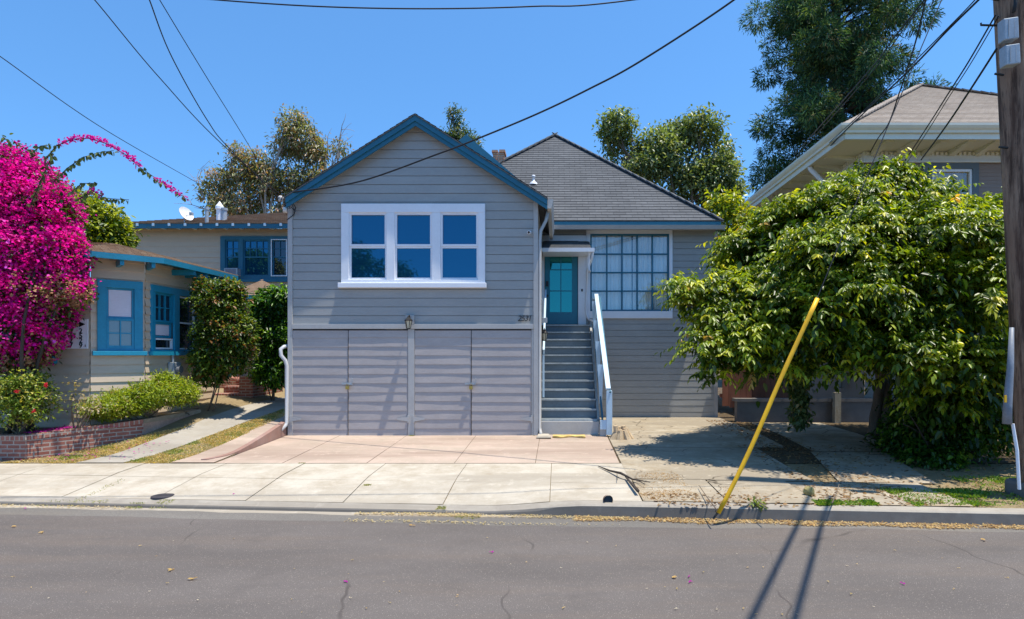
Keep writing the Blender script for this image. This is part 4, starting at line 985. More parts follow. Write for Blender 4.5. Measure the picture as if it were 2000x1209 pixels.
# gutter ogee on front and left side
mb = MB(); prf = [(-.0, -.17), (-.05, -.17), (-.06, -.12), (-.1, -.08), (-.13, -.03), (-.13, .02), (-.0, .02)]
for (n0, z0), (n1, z1) in zip(prf, prf[1:]):
    mb.poly([(GX + n0, GY + n0, GZ + z0), (GX + WW, GY + n0, GZ + z0), (GX + WW, GY + n1, GZ + z1), (GX + n1, GY + n1, GZ + z1)])
    mb.poly([(GX + n0, GY + n0, GZ + z0), (GX + n1, GY + n1, GZ + z1), (GX + n1, GY + WW, GZ + z1), (GX + n0, GY + WW, GZ + z0)])
mb.build('gutter', CREAM, bh)
mb = MB(); mb.box(GX + .02, GX + WW, GY + .0, GY + .04, GZ - .3, GZ - .172); mb.box(GX + .0, GX + .04, GY + .041, GY + WW, GZ - .3, GZ - .172)
mb.box(GX + .04, GX + WW, GY + .041, wy - .0, GZ - .26, GZ - .24); mb.box(GX + .041, wx, wy + .001, GY + WW, GZ - .26, GZ - .24); mb.build('soffit', CREAM, bh)
mb = MB(); mb.box(wx - .05, GX + WW - OV, wy - .05, wy, 6.49, 6.735); mb.box(wx - .05, wx, wy + .001, GY + WW - OV, 6.49, 6.735); mb.box(wx - .1, GX + WW, wy - .1, wy - .051, 6.46, 6.50); mb.box(wx - .1, wx - .051, wy - .05, GY + WW, 6.46, 6.50); mb.build('frieze', paint('pale_frieze_paint', (.66, .66, .62), .5, .04), bh)
mb = MB()
for i in range(60): x = wx + .0 + .11 * i; mb.box(x, x + .06, wy - .1, wy - .051, 6.64, 6.70)
for i in range(60): y = wy + .05 + .11 * i; mb.box(wx - .1, wx - .051, y, y + .06, 6.64, 6.70)
mb.build('dentil_band', CREAM, bh)
for i in range(7):
    x = wx + .1 + .62 * i; m = MB(); m.hexa([(x, wy - .1, 6.62), (x + .14, wy - .1, 6.62), (x + .14, wy - .06, 6.62), (x, wy - .06, 6.62), (x, GY + .35, 6.70), (x + .14, GY + .35, 6.70), (x + .14, wy - .06, 6.735), (x, wy - .06, 6.735)]); m.box(x - .02, x + .16, GY + .16, wy - .06, 6.70, 6.738); m.build('bracket', CREAM, bh)
for i in range(9):
    y = wy + .3 + .72 * i; m = MB(); m.hexa([(wx - .1, y, 6.62), (wx - .06, y, 6.62), (wx - .06, y + .14, 6.62), (wx - .1, y + .14, 6.62), (GX + .35, y, 6.70), (wx - .06, y, 6.735), (wx - .06, y + .14, 6.735), (GX + .35, y + .14, 6.70)]); m.box(GX + .16, wx - .06, y - .02, y + .16, 6.70, 6.738); m.build('bracket', CREAM, bh)
Fb = frame(wx, wy, 0)
def bu(px): return PX(px, wy) - wx
BWn = (bu(1800), bu(1909), PZ(560, wy), PZ(317, wy))
mb = MB(); laps(mb, Fb, .3, 6.49, .09, lambda z: (0, 7), [BWn], .012, .003); mb.build('front_wall', TAUPE, bh)
mb = MB(); laps(mb, frame(wx, wy, -90), .3, 6.49, .09, lambda z: (-7, 0), [], .012, .003); mb.build('side_wall', TAUPE, bh)
ob = [(bu(1818), bu(1897), PZ(540, wy), PZ(331, wy))]
mb = MB(); casing(mb, Fb, BWn, ob, 0, .06); bwn = mb.build('window', SLATE, bh)
mb = MB(); sash(mb, Fb, ob[0], .06, -.04, .03); mb.build('sash', WHITE, bwn)
mb = MB()
for i in range(60):
    a = ob[0][0] + (ob[0][1] - ob[0][0]) * i / 60; b = ob[0][0] + (ob[0][1] - ob[0][0]) * (i + 1) / 60
    mb.poly([Fb(a, ob[0][2], -.09 + .02 * math.sin(i * .9)), Fb(b, ob[0][2], -.09 + .02 * math.sin((i + 1) * .9)), Fb(b, ob[0][3], -.09 + .02 * math.sin((i + 1) * .9)), Fb(a, ob[0][3], -.09 + .02 * math.sin(i * .9))])
mb.build('curtain', YCURT, bwn); pane(Fb, (ob[0][0] + .05, ob[0][1] - .05, ob[0][2] + .05, ob[0][3] - .05), -.02, GLASSC, bwn)
mb = MB(); mb.tube([(GX + .05, 15.2, GZ - .22), (GX + .1, 15.2, GZ - .35), (wx - .1, 15.2, GZ - 1.1), (wx - .1, 15.2, 1)], .06, 10); mb.build('downspout', WHITE, bh, smooth=True)
# fence, block wall
fn = thing('wooden_fence', (5, 14.3, .3), 'dark red brown board fence under the walnut crown', 'fence')
for i in range(14):
    x = 4.05 + i * .15; m = MB(); zt = 2.1 - (.0 if i > 3 else .0) + random.uniform(-.02, .02); m.box(x, x + .143, 14.5 + random.uniform(0, .015), 14.53, .5 + (.0 if i > 3 else .1), zt); m.build('board', WOODF, fn)
m = MB(); m.box(4.0, 6.2, 14.54, 14.6, .8, .9); m.box(4.0, 6.2, 14.54, 14.6, 1.8, 1.9); m.build('rail', WOODF, fn)
gt = thing('leaning_gate_panel', (4.1, 13.9, .5), 'sunlit red brown gate panel right beside the corner of the grey house', 'gate')
for i in range(4): m = MB(); x = 4.05 + .125 * i; m.hexa([(x, 13.9 - .02 * i, .62 - .03 * (i % 2)), (x + .12, 13.88 - .02 * i, .62), (x + .12, 13.91 - .02 * i, .62), (x, 13.93 - .02 * i, .62), (x, 13.9 - .02 * i, 2.0), (x + .12, 13.88 - .02 * i, 2.0), (x + .12, 13.91 - .02 * i, 2.0), (x, 13.93 - .02 * i, 2.0)]); m.build('board', WOODF, gt)
bw_ = thing('block_wall', (7.5, 13.6, .3), 'low stained grey block wall in the shade at the end of the drive', 'wall')
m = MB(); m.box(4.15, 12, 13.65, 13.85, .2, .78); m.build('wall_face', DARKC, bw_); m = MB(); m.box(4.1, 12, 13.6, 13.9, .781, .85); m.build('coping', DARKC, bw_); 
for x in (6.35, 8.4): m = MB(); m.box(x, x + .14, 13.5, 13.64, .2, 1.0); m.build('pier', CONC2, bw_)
# ------------------------------------------------------------------ plants
def tree_root(name, loc, label, cat='tree', group=None): return thing(name, loc, label, cat, group)
def crown(parent, name, blobs, n, k, spread, L, Wr, pal, wts, mat=None, **kw):
    P, D, Nn, Ls, Ws, C = sprigs(blobs, n, k, spread, L, Wr, pal, wts, **kw)
    return leafmesh(name, P, D, Nn, Ls, Ws, C, mat or LEAF, parent)
def PB(px, py, d, rx, ry=None, rz_=None):   # a blob seen at a pixel, real radii in metres
    x, y, z = PT(px, py, d); return (x, y, z, rx, ry or rx, rz_ or rx)

# big walnut-like tree on the right
wt = tree_root('walnut_tree', (6.3, 11.2, .3), 'large spreading walnut tree with drooping bright green leaves right of the grey house')
WB = [PB(1705, 350, 10.6, .6, .7, .4), PB(1790, 410, 10.6, .8, .9, .6), PB(1650, 420, 10.4, 1.0, 1, .7), PB(1560, 430, 10.6, .8, .8, .55), PB(1880, 455, 10.8, .8, 1, .55), PB(1940, 420, 11, .5, .6, .45), PB(1640, 380, 10.5, .5, .6, .35), PB(1735, 330, 10.4, .3, .4, .2),
      PB(1510, 465, 10.6, .6, .8, .45), PB(1475, 530, 10.6, .5, .7, .45), PB(1560, 530, 10.2, .95, 1, .7), PB(1680, 520, 10, 1.1, 1.1, .8), PB(1800, 520, 10, 1.1, 1.1, .8), PB(1910, 540, 10.2, .9, 1.1, .9),
      PB(1330, 562, 9.9, .2, .25, .12), PB(1345, 590, 9.8, .25, .3, .15), PB(1365, 580, 9.9, .28, .35, .2), PB(1400, 600, 9.9, .35, .4, .25), PB(1420, 640, 9.8, .55, .7, .38), PB(1390, 690, 9.5, .38, .5, .28), PB(1500, 600, 9.9, .75, .9, .55), PB(1600, 640, 9.7, .9, 1, .6), PB(1480, 660, 9.5, .6, .7, .28),
      PB(1700, 620, 9.5, 1.0, 1.1, .55), PB(1840, 640, 9.5, 1.0, 1.1, .75), PB(1560, 660, 9.4, .5, .6, .2), PB(1790, 730, 9.0, .5, .6, .25), PB(1890, 740, 8.8, .5, .5, .3), PB(1930, 660, 9.8, .7, .8, .7), PB(1390, 735, 9.6, .16, .2, .2),
      PB(1650, 460, 12, 1.5, 1, 1.2), PB(1800, 570, 11.8, 1.7, 1, 1.1), PB(1560, 620, 11.6, 1.2, .9, .8)]
pal_w = [(.045, .085, .006), (.11, .17, .009), (.21, .285, .014), (.33, .38, .02), (.42, .44, .04), (.42, .26, .06)]
WB += [PB(1750, 560, 8.8, .85, .8, .5), PB(1880, 600, 8.6, .7, .8, .6), PB(1650, 590, 8.9, .6, .7, .4), PB(1820, 470, 9.1, .8, .8, .5), PB(1570, 610, 9.0, .5, .6, .35), PB(1610, 500, 9.1, .65, .7, .45), PB(1925, 500, 8.8, .5, .7, .5), PB(1700, 440, 9.3, .6, .6, .4)]
WB = [(b[0], b[1], b[2] - (.2 if b[2] > 3.9 else 0), *b[3:]) for b in WB]
WB += [PB(1760, 700, 8.7, .55, .6, .35), PB(1860, 720, 8.5, .55, .6, .4), PB(1940, 740, 8.5, .45, .5, .5), PB(1830, 790, 8.9, .45, .5, .3), PB(1660, 680, 9.3, .6, .6, .3), PB(1540, 650, 9.6, .6, .7, .35), PB(1450, 690, 9.4, .4, .5, .3), PB(1445, 500, 10.7, .4, .5, .35), PB(1430, 570, 10.2, .4, .5, .35), PB(1500, 720, 9.5, .4, .5, .2), PB(1620, 720, 9.3, .45, .5, .2)]
def shoots(blobs, ns, k, ln, L, Wr, pal, wts, hole=.3, hs=1.5):
    B = np.array([b[:6] for b in blobs], float); vol = (B[:, 3] * B[:, 4] * B[:, 5]) ** (.58); p_ = vol / vol.sum()
    bi = rng.choice(len(B), ns, p=p_); d = unit(ns); d[:, 2] = np.where(d[:, 2] < -.3, -d[:, 2], d[:, 2]); r = .45 + .6 * rng.random(ns) ** .7
    S = B[bi, :3] + d * B[bi, 3:6] * r[:, None]
    hh = np.sin(S[:, 0] * hs * 2.1 + 1.3 * np.sin(S[:, 2] * hs * 1.7)) + np.sin(S[:, 2] * hs * 2.6 + S[:, 1] * hs) + np.sin(S[:, 1] * 2.3 * hs + 2)
    S = S[hh > -1.9 + hole * 2]; d = d[hh > -1.9 + hole * 2]; m = len(S)
    A = d * .8 + unit(m) * .6 + np.array([[0, 0, .25]]); A /= np.linalg.norm(A, axis=1, keepdims=True)
    side = np.cross(A, np.array([[0, 0, 1.0]])); side /= np.linalg.norm(side, axis=1, keepdims=True) + 1e-9
    lens = ln * (.5 + .9 * rng.random(m) + 1.1 * (rng.random(m) < .06)); t = np.linspace(.12, 1, k)[None, :, None]
    pos = S[:, None, :] + A[:, None, :] * lens[:, None, None] * t - np.array([0, 0, 1.0]) * (lens[:, None, None] * .4 * t ** 2)
    tang = A[:, None, :] - np.array([0, 0, 1.0]) * 1.1 * t; sg = np.where(np.arange(k) % 2 == 0, 1, -1)[None, :, None]
    last = (np.arange(k) == k - 1)[None, :, None]
    D = np.where(last, tang, tang * .45 + side[:, None, :] * sg * .9 - np.array([0, 0, .45])) + rng.normal(0, .22, (m, k, 3))
    Nn = np.array([0, 0, 1.0]) + d[:, None, :] * .5 + rng.normal(0, .45, (m, k, 3))
    pal = np.array(pal); ci = rng.choice(len(pal), m, p=np.array(wts) / sum(wts)); C = pal[ci][:, None, :] * (1 + rng.normal(0, .14, (m, 1, 1))) * (1 + rng.normal(0, .12, (m, k, 1)))
    young = (t > .6) * (rng.random((m, 1, 1)) < .22); C = np.where(young, C * np.array([1.6, 1.35, 1.1]) + np.array([.03, .02, 0]), C)
    Ls = (L * (.55 + .75 * rng.random((m, k)))).ravel()
    return pos.reshape(-1, 3), D.reshape(-1, 3), Nn.reshape(-1, 3), Ls, Ls * Wr, np.clip(C.reshape(-1, 3), .002, .9)
P, D, Nn, Ls, Ws, C = shoots(WB, 18000, 9, .28, .092, .45, pal_w, [2.4, 3.2, 3.2, 1.9, .7, .06])
P2 = sprigs(WB, 2600, 6, .12, .12, .5, [(.025, .06, .006), (.05, .1, .01)], [1, 1], shell=.9)
k2 = rng.random(len(P2[0])) < 1
P, D, Nn, Ls, Ws, C = [np.concatenate([a, b]) for a, b in zip((P, D, Nn, Ls, Ws, C), P2)]
leafmesh('crown', P, D, Nn, Ls, Ws, C, LEAF, wt, .2, .18)
mb = MB(); rr = random.Random(4); b0 = (6.3, 11.2, .2); f0 = (6.1, 11.1, 1.9)
limb(mb, b0, f0, .16, .12, .05)
f2 = (6.0, 10.9, 1.7); limb(mb, (6.0, 11.3, .2), f2, .11, .08, .05)
for i, b in enumerate(WB[:26]): 
    e_ = (b[0], b[1] + .1, b[2] - .05); q_ = limb(mb, f0 if i % 2 else f2, e_, .055, .012, .12, 7, 6, rr)
    for k in range(5):
        s0 = q_[rr.randint(3, 6)]; limb(mb, s0, s0 + Vector((rr.uniform(-.7, .7), rr.uniform(-.6, .5), rr.uniform(-.1, .6))), .014, .004, .1, 4, 5, rr)
mb.build('trunk', BARK, wt, smooth=True)
# shrub beneath it, down to the ground
sh = tree_root('shaded_shrub', (6.2, 9.2, .2), 'dark leafy shrub in the shade beneath the walnut tree, left of the pole', 'shrub')
SB = [PB(1880, 830, 9.2, .7, .6, .5), PB(1800, 850, 9.6, .6, .6, .45), PB(1950, 800, 9.0, .6, .6, .6), PB(1850, 790, 10.5, 1.0, .7, .7), PB(1760, 870, 9.9, .45, .5, .3), PB(1820, 900, 9.0, .5, .4, .2)]
crown(sh, 'crown', SB, 2300, 6, .07, .085, .5, [(.02, .06, .008), (.05, .12, .01), (.12, .22, .02), (.25, .3, .03)], [3, 3, 1.4, .3], down=.3, shell=.6)
mb = MB()
for i in range(9): limb(mb, (6.2 + rr.uniform(-.3, .3), 9.3, .2), (6.2 + rr.uniform(-1.2, 1.2), 9.2 + rr.uniform(-.4, .4), 1.1 + rr.uniform(-.3, .5)), .02, .006, .1, 5, 5, rr)
mb.build('stems', BARKD, sh, smooth=True)
# hanging vine
iv = tree_root('hanging_vine', (PX(1560, 11.6), 11.6, .3), 'narrow ivy column dangling from the walnut crown above the concrete strip', 'vine')
P = []; 
VBl = [PB(1562, 720 + 18 * i, 11.6 - .03 * i, .16 + .05 * math.sin(i * 1.3), .16, .2) for i in range(6)]
crown(iv, 'leaves', VBl, 330, 5, .05, .085, .6, [(.1, .14, .04), (.22, .27, .1), (.06, .1, .03), (.4, .3, .1)], [2, 2, 2, .4], down=.7)
mb = MB(); 
for k in range(4): limb(mb, PT(1552 + 8 * k, 680, 11.6), PT(1548 + 6 * k, 835, 11.4), .008, .004, .04, 6, 5, rr)
mb.build('stems', BARK, iv)
# yellow-green shrub behind the corner of the grey house
yb = tree_root('yellow_green_bush', (5.0, 16.5, .3), 'yellow green bush peeking past the right corner of the grey house roof', 'shrub')
crown(yb, 'crown', [PB(1415, 400, 16.5, .45, .6, .35), PB(1430, 440, 16.5, .7, .7, .6), PB(1440, 520, 16.5, .9, .8, 1.1), PB(1440, 640, 16.5, .9, .8, 1.3)], 1500, 6, .1, .13, .5, [(.3, .34, .02), (.5, .46, .03), (.12, .2, .02), (.05, .1, .01)], [3, 2, 2, 1], down=.2)
mb = MB(); limb(mb, (5.0, 16.7, .2), PT(1435, 470, 16.5), .08, .02); mb.build('trunk', BARK, yb)
# redwood
rw_ = tree_root('redwood_tree', (PX(1632, 30), 30, .5), 'tall dark redwood tree rising behind the cream eaved house')
cx0, cy0 = PX(1632, 30), 30
r_ = random.Random(21); RB = []
mb = MB(); mb.tube([(cx0, cy0, .3), (cx0, cy0, 8), (cx0 + .1, cy0, 14), (cx0, cy0, 20), (cx0, cy0, 24.5)], [.55, .42, .34, .2, .06], 9)
for i in range(210):
    z = 9.0 + 15.5 * (i / 210) + r_.uniform(-.4, .4); t = (z - 9) / 15.5
    rad = (3.9 + .35 * math.sin(z * 1.1)) * (1 - .1 * t) * (1 if z < 19.5 else max(.12, (25 - z) / 5.5)) * r_.uniform(.45, 1.08); a = r_.uniform(0, 2 * math.pi)
    x, y = cx0 + rad * math.cos(a), cy0 + rad * math.sin(a); zz = z + rad * .05
    limb(mb, (cx0, cy0, z - .3), (x, y, zz), .07, .015, .06, 4, 5, r_)
    s_ = r_.uniform(.4, .8); RB.append((x, y, zz, s_ * 1.05, s_ * 1.05, s_ * .8)); RB.append((cx0 + rad * .62 * math.cos(a), cy0 + rad * .62 * math.sin(a), z - .1, s_ * .9, s_ * .9, s_ * .5))
mb.build('trunk', BARKD, rw_, smooth=True)
crown(rw_, 'crown', RB, 36000, 5, .09, .2, .2, [(.024, .07, .04), (.045, .115, .055), (.09, .18, .065), (.2, .28, .07), (.24, .19, .08)], [2.8, 3, 1.8, 1, .4], NEEDLE, down=.2, outw=1.0, shell=.6, tilt=.9)
# broadleaf trees behind the hip roof
def clump_tree(name, label, base, blobs, n, k, L, pal, wts, group=None, hole=.35, mat=None, trunk=.2, spread=.16, bark=BARK, down=.3, wr=.5):
    t = tree_root(name, base, label, 'tree', group); m = MB(); rr2 = random.Random(len(blobs) * 7 + int(base[0] * 10)); 
    f = Vector((base[0], base[1], base[2] + (min(b[2] for b in blobs) - base[2]) * .6)); limb(m, base, f, trunk, trunk * .7, .04)
    for b in blobs: 
        q_ = limb(m, f, (b[0], b[1], b[2]), trunk * .38, .03, .1, 6, 6, rr2)
        for j in range(3): limb(m, q_[4], Vector((b[0], b[1], b[2])) + Vector((rr2.uniform(-1, 1) * b[3], 0, rr2.uniform(-.3, 1) * b[5])), .035, .01, .1, 4, 5, rr2)
    m.build('trunk', bark, t, smooth=True)
    crown(t, 'crown', blobs, n, k, spread, L, wr, pal, wts, mat, down=down, hole=hole, holescale=.9); return t
bl = [PB(1205, 250, 26, .75, .9, .65), PB(1215, 285, 26, .8, 1, .8), PB(1275, 285, 26, .9, 1, .7), PB(1330, 262, 27, .9, 1, .5), PB(1370, 250, 26, .8, 1, .6), PB(1395, 290, 26, .8, 1, .8), PB(1340, 310, 26, 1.3, 1, 1.0), PB(1260, 320, 26, 1.2, 1, .9), PB(1400, 345, 26, 1.0, 1, .8), PB(1360, 370, 26, 1.3, 1, 1), PB(1430, 375, 26, .6, 1, .3)]
clump_tree('broadleaf_tree', 'loose grey green tree behind the right slope of the hip roof', (PX(1320, 26), 26, 1), bl, 4600, 6, .17, [(.12, .17, .07), (.2, .26, .11), (.3, .32, .16), (.07, .1, .05)], [3, 3, 1.5, 1.2], hole=.34)
bl = [PB(885, 222, 35, .3, .3, .4), PB(886, 240, 35, .5, .5, .4), PB(888, 258, 35, .8, .8, .4), PB(905, 280, 35, 1.0, 1, .5), PB(870, 275, 35, .7, 1, .4), PB(890, 320, 35, 1.4, 1, 1.2)]
clump_tree('small_conifer', 'small distant pointed evergreen behind the blue gable peaks', (PX(888, 35), 35, 1), bl, 1100, 6, .24, [(.04, .08, .03), (.08, .12, .05), (.12, .13, .06)], [3, 2, 1], hole=.15, wr=.25)
# gum-like tree behind the rear block
bl = [PB(575, 240, 30, .7, .8, .6), PB(590, 275, 30, 1.0, 1, .9), PB(555, 285, 30, .7, .8, .6), PB(620, 300, 30, .5, .7, .6), PB(460, 300, 30, .45, .6, .4), PB(500, 320, 30, .8, .8, .7), PB(525, 350, 30, 1.0, 1, .9), PB(470, 340, 30, .8, .8, .6), PB(430, 350, 30, .6, .8, .5), PB(420, 390, 30, .9, 1, .8), PB(470, 400, 30, 1.3, 1, 1.0), PB(540, 400, 30, 1.5, 1, 1.1), PB(590, 350, 30, 1.0, 1, .7), PB(640, 350, 30, .8, 1, .5), PB(665, 290, 30, .4, .4, .4), PB(610, 400, 30, 1, 1, 1)]
gum = clump_tree('gum_tree', 'loose olive and reddish tree with bare twigs behind the rear tan block', (PX(540, 30), 30, 1), bl, 4200, 5, .17, [(.17, .19, .09), (.26, .27, .13), (.34, .2, .13), (.09, .1, .06), (.42, .3, .2)], [3, 2.5, 1.8, 1.6, .9], hole=.5, bark=paint('pale_gum_bark', (.34, .29, .24), .8, .25, 4), down=.6, wr=.4)
mb = MB(); rr3 = random.Random(9)
for (a, b) in (((575, 400), (660, 310)), ((660, 310), (668, 245)), ((655, 330), (690, 300)), ((430, 400), (390, 350)), ((440, 420), (375, 400)), ((400, 390), (385, 345)), ((620, 370), (640, 270)), ((560, 420), (580, 280)), ((520, 430), (515, 330))):
    q_ = limb(mb, PT(a[0], a[1], 29.8), PT(b[0], b[1], 29.8), .07, .015, .1, 6, 6, rr3)
    for j in range(5): s0 = q_[rr3.randint(2, 6)]; limb(mb, s0, s0 + Vector((rr3.uniform(-1, 1), 0, rr3.uniform(-.2, 1.1))), .018, .006, .15, 4, 4, rr3)
mb.build('bare_branches', paint('grey_twig_bark', (.3, .26, .22), .8), gum)
# rounded yellow-green tree at left
bl = [PB(150, 405, 15.5, .6, .8, .4), PB(180, 430, 15.5, .7, .8, .5), PB(205, 455, 15.5, .5, .8, .35), PB(130, 450, 15.5, 1, .9, .6), PB(200, 480, 15.5, .55, .6, .4)]
clump_tree('laurel_tree', 'dense yellow green rounded tree between the bougainvillea and the rear block', (PX(165, 15.5), 15.5, .9), bl, 2600, 6, .12, [(.22, .26, .02), (.34, .36, .02), (.09, .14, .01), (.03, .07, .01)], [3, 2, 2, 1.5], hole=.05, spread=.1)
# bougainvillea
bo_ = tree_root('bougainvillea', (-8.9, 9.75, .6), 'huge magenta flowering bougainvillea mound at the left edge with arching sprays', 'flowering shrub')
BB = [PB(10, 300, 9.6, .5, .5, .32), PB(70, 340, 9.6, .4, .5, .32), PB(20, 380, 9.5, .95, .7, .5), PB(90, 400, 9.5, .48, .6, .4), PB(60, 470, 9.4, .8, .7, .6), PB(120, 490, 9.4, .36, .5, .4), PB(-40, 500, 9.4, 1, .8, 1.2),
      PB(135, 560, 9.4, .3, .4, .3), PB(60, 560, 9.4, .8, .7, .6), PB(95, 610, 9.4, .34, .5, .3), PB(30, 640, 9.4, .8, .7, .5), PB(80, 655, 9.45, .2, .3, .15), PB(30, 700, 9.4, .5, .5, .18)]
BB = [(b[0] - .36, b[1] + .35, *b[2:]) for b in BB]
P, D, Nn, Ls, Ws, C = sprigs(BB, 7600, 8, .045, .045, .85, [(.72, .004, .3), (.86, .008, .37), (.55, .002, .26), (.9, .07, .45)], [3, 3, 1.6, 1.2], down=.1, outw=.7, shell=.38, tilt=1.2, jit=.26, hole=.1, holescale=2.6)
zz = P[:, 2]; lower = (np.sin(P[:, 0] * 3.1 + 1) + np.sin(P[:, 2] * 4 + P[:, 0] * 2) + rng.normal(0, .7, len(P)) > 1.0 + (zz - 2.7) * 1.6)
lower &= (P[:, 0] < -7.9) | (rng.random(len(P)) < .3)
tn = np.array([(.5, .3, .17), (.6, .4, .2), (.36, .2, .11)])[rng.integers(0, 3, len(P))]; C[lower] = tn[lower]
leafmesh('flowers', P, D, Nn, Ls, Ws, C, PETAL, bo_, .3, .05)
crown(bo_, 'leaves', [(b[0], b[1] + .05, b[2], b[3] * .9, b[4] * .9, b[5] * .9) for b in BB], 3000, 6, .07, .07, .5, [(.05, .09, .01), (.12, .17, .02), (.02, .05, .01)], [2, 1, 2], down=.2)
mb = MB(); arcs = [[(90, 310), (110, 285), (140, 272), (175, 270), (210, 281), (245, 302), (275, 328), (310, 352), (335, 368), (366, 390)], [(105, 355), (130, 330), (160, 308), (190, 299), (222, 294)], [(140, 375), (160, 358), (190, 358)], [(150, 392), (180, 372), (200, 385), (215, 388), (252, 390)], [(60, 300), (80, 285), (100, 283)], [(20, 280), (5, 266)], [(60, 400), (90, 330), (105, 300)]]
PP_, CC_, DD_, LL_ = [], [], [], []
for ai, arc in enumerate(arcs):
    pts = [Vector(PT(px, py, 9.3 - .02 * i)) for i, (px, py) in enumerate(arc)]
    mb.tube(pts, [.009 - .006 * i / len(pts) for i in range(len(pts))], 5)
    for a, b in zip(pts, pts[1:]):
        m_ = max(3, int((b - a).length / .022))
        for k in range(m_):
            p_ = a.lerp(b, k / m_); f_ = (p_.x / 9.3 * 1150 + 1090)
            pink = ai in (0, 4, 5) and (120 < f_ < 285 or f_ > 308) and rng.random() < (.8 if f_ < 300 else .6) or ai == 3 and 155 < f_ < 200 and rng.random() < .6
            for q in range(5 if pink else 1):
                PP_.append(tuple(p_ + Vector(rng.normal(0, .022 if pink else .008, 3)) + Vector((0, 0, .015 if pink else 0)))); CC_.append((.65, .005, .31) if pink else ((.1, .15, .04) if rng.random() < .6 else (.2, .25, .08)))
                DD_.append(tuple(Vector(rng.normal(0, .6, 3)) + Vector((0, 0, .2 if pink else -.8)))); LL_.append(.045 if pink else .075)
leafmesh('arching_sprays', np.array(PP_), np.array(DD_), unit(len(PP_)) + np.array([[0, -.5, .5]]), np.array(LL_), np.array(LL_) * .6, np.array(CC_), PETAL, bo_)
for k in range(8): limb(mb, (-8.9 + rr.uniform(-.4, .4), 9.75, .5), (-8.9 + rr.uniform(-.9, .9), 9.6 + rr.uniform(-.2, .2), 2.6 + rr.uniform(0, 1)), .04, .015, .1, 6, 6, rr)
mb.build('stems', BARKD, bo_, smooth=True)
# planter shrubs
def shrub(name, label, blobs, n, k, L, pal, wts, base, group=None, spread=.05, wr=.5, down=.1, stems=8, **kw):
    t = tree_root(name, base, label, 'shrub', group); crown(t, 'crown', blobs, n, k, spread, L, wr, pal, wts, down=down, **kw)
    m = MB(); cz = sum(b[2] for b in blobs) / len(blobs)
    for i in range(stems): b = blobs[i % len(blobs)]; limb(m, (base[0] + rr.uniform(-.1, .1), base[1] + rr.uniform(-.05, .05), base[2]), (b[0] + rr.uniform(-.3, .3) * b[3], b[1], b[2]), .016, .005, .1, 5, 5, rr)
    m.build('stems', BARK, t, smooth=True); return t
rs = shrub('rose_bush', 'leafy rose bush with small red blooms in the corner of the brick planter', [PB(40, 765, 9.5, .42, .4, .28), PB(20, 800, 9.45, .42, .35, .28), PB(75, 790, 9.5, .24, .3, .25), PB(55, 740, 9.5, .22, .3, .15), PB(-30, 780, 9.5, .5, .4, .4)], 1700, 5, .05, [(.16, .24, .03), (.32, .36, .06), (.46, .4, .1), (.07, .12, .015)], [3, 3, 1, 2], (PX(35, 9.5), 9.55, .52), hole=.12, holescale=3)
for (px, py) in ((90, 752), (33, 765), (65, 803)):
    P0 = np.array([PT(px, py, 9.15)] * 14) + rng.normal(0, .012, (14, 3)); o = leafmesh('bloom', P0, unit(14) + np.array([[0, -.3, .4]]), unit(14), .032, .03, np.tile([.55, .02, .04], (14, 1)) * (1 + rng.normal(0, .1, (14, 1))), PETAL, rs)
fb = shrub('feathery_shrub', 'low sprawling yellow green shrub in the planter below the bungalow window', [PB(300, 770, 10.75, .55, .35, .2), PB(250, 785, 10.6, .5, .35, .2), PB(340, 765, 11, .4, .3, .22), PB(205, 800, 10.4, .35, .3, .16), PB(320, 745, 10.95, .22, .2, .14), PB(225, 795, 10.3, .3, .3, .15), PB(360, 770, 11.25, .22, .3, .18)], 4200, 6, .055, [(.22, .3, .02), (.36, .42, .03), (.1, .16, .015), (.3, .24, .08)], [3, 3, 2, .8], (PX(285, 10.8), 10.85, .62), wr=.28, down=-.25, shell=.7, spread=.045)
shrub('dry_rose_stem', 'sparse half dry stem at the front of the brick planter', [PB(145, 770, 9.8, .12, .1, .22), PB(180, 790, 9.9, .25, .2, .14)], 60, 5, .05, [(.4, .32, .2), (.2, .24, .06)], [1, 1], (PX(145, 9.85), 9.85, .55), stems=6)
# two shrubs by the porch
s1 = shrub('standard_photinia', 'oval reddish tipped shrub on thin stems beside the bungalow side wall', [PB(430, 590, 11.9, .5, .45, .35), PB(440, 650, 11.9, .6, .5, .5), PB(425, 700, 11.9, .5, .45, .4), PB(410, 735, 11.9, .3, .3, .15), PB(455, 690, 11.9, .35, .4, .4), PB(400, 560, 11.9, .18, .2, .15), PB(450, 563, 11.9, .25, .3, .15)], 3300, 6, .07, [(.05, .1, .012), (.11, .17, .02), (.2, .24, .03), (.24, .11, .04), (.02, .045, .008)], [3, 2.5, 1.4, .9, 2], (PX(400, 11.9), 11.95, .62), stems=3)
s2 = shrub('hedge_column', 'tall glossy green hedge column squeezed against the left wall of the grey house', [PB(530, 600, 13.4, .38, .4, .4), PB(540, 660, 13.4, .42, .4, .6), PB(530, 720, 13.4, .4, .4, .4), PB(545, 580, 13.3, .3, .3, .25), PB(512, 620, 13.4, .2, .3, .5)], 2300, 6, .09, [(.04, .12, .01), (.1, .24, .015), (.19, .36, .025), (.015, .05, .008)], [3, 2, 1.2, 2], (PX(535, 13.4), 13.4, .8), down=.5, wr=.42, stems=4)
shrub('low_mat_plant', 'small weedy sprout by the cracked kerb right of the drain hole', [PB(1480, 985, 6.75, .06, .05, .04)], 14, 4, .05, [(.2, .26, .06)], [1], (PX(1480, 6.75), 6.75, .12), stems=1, spread=.02)
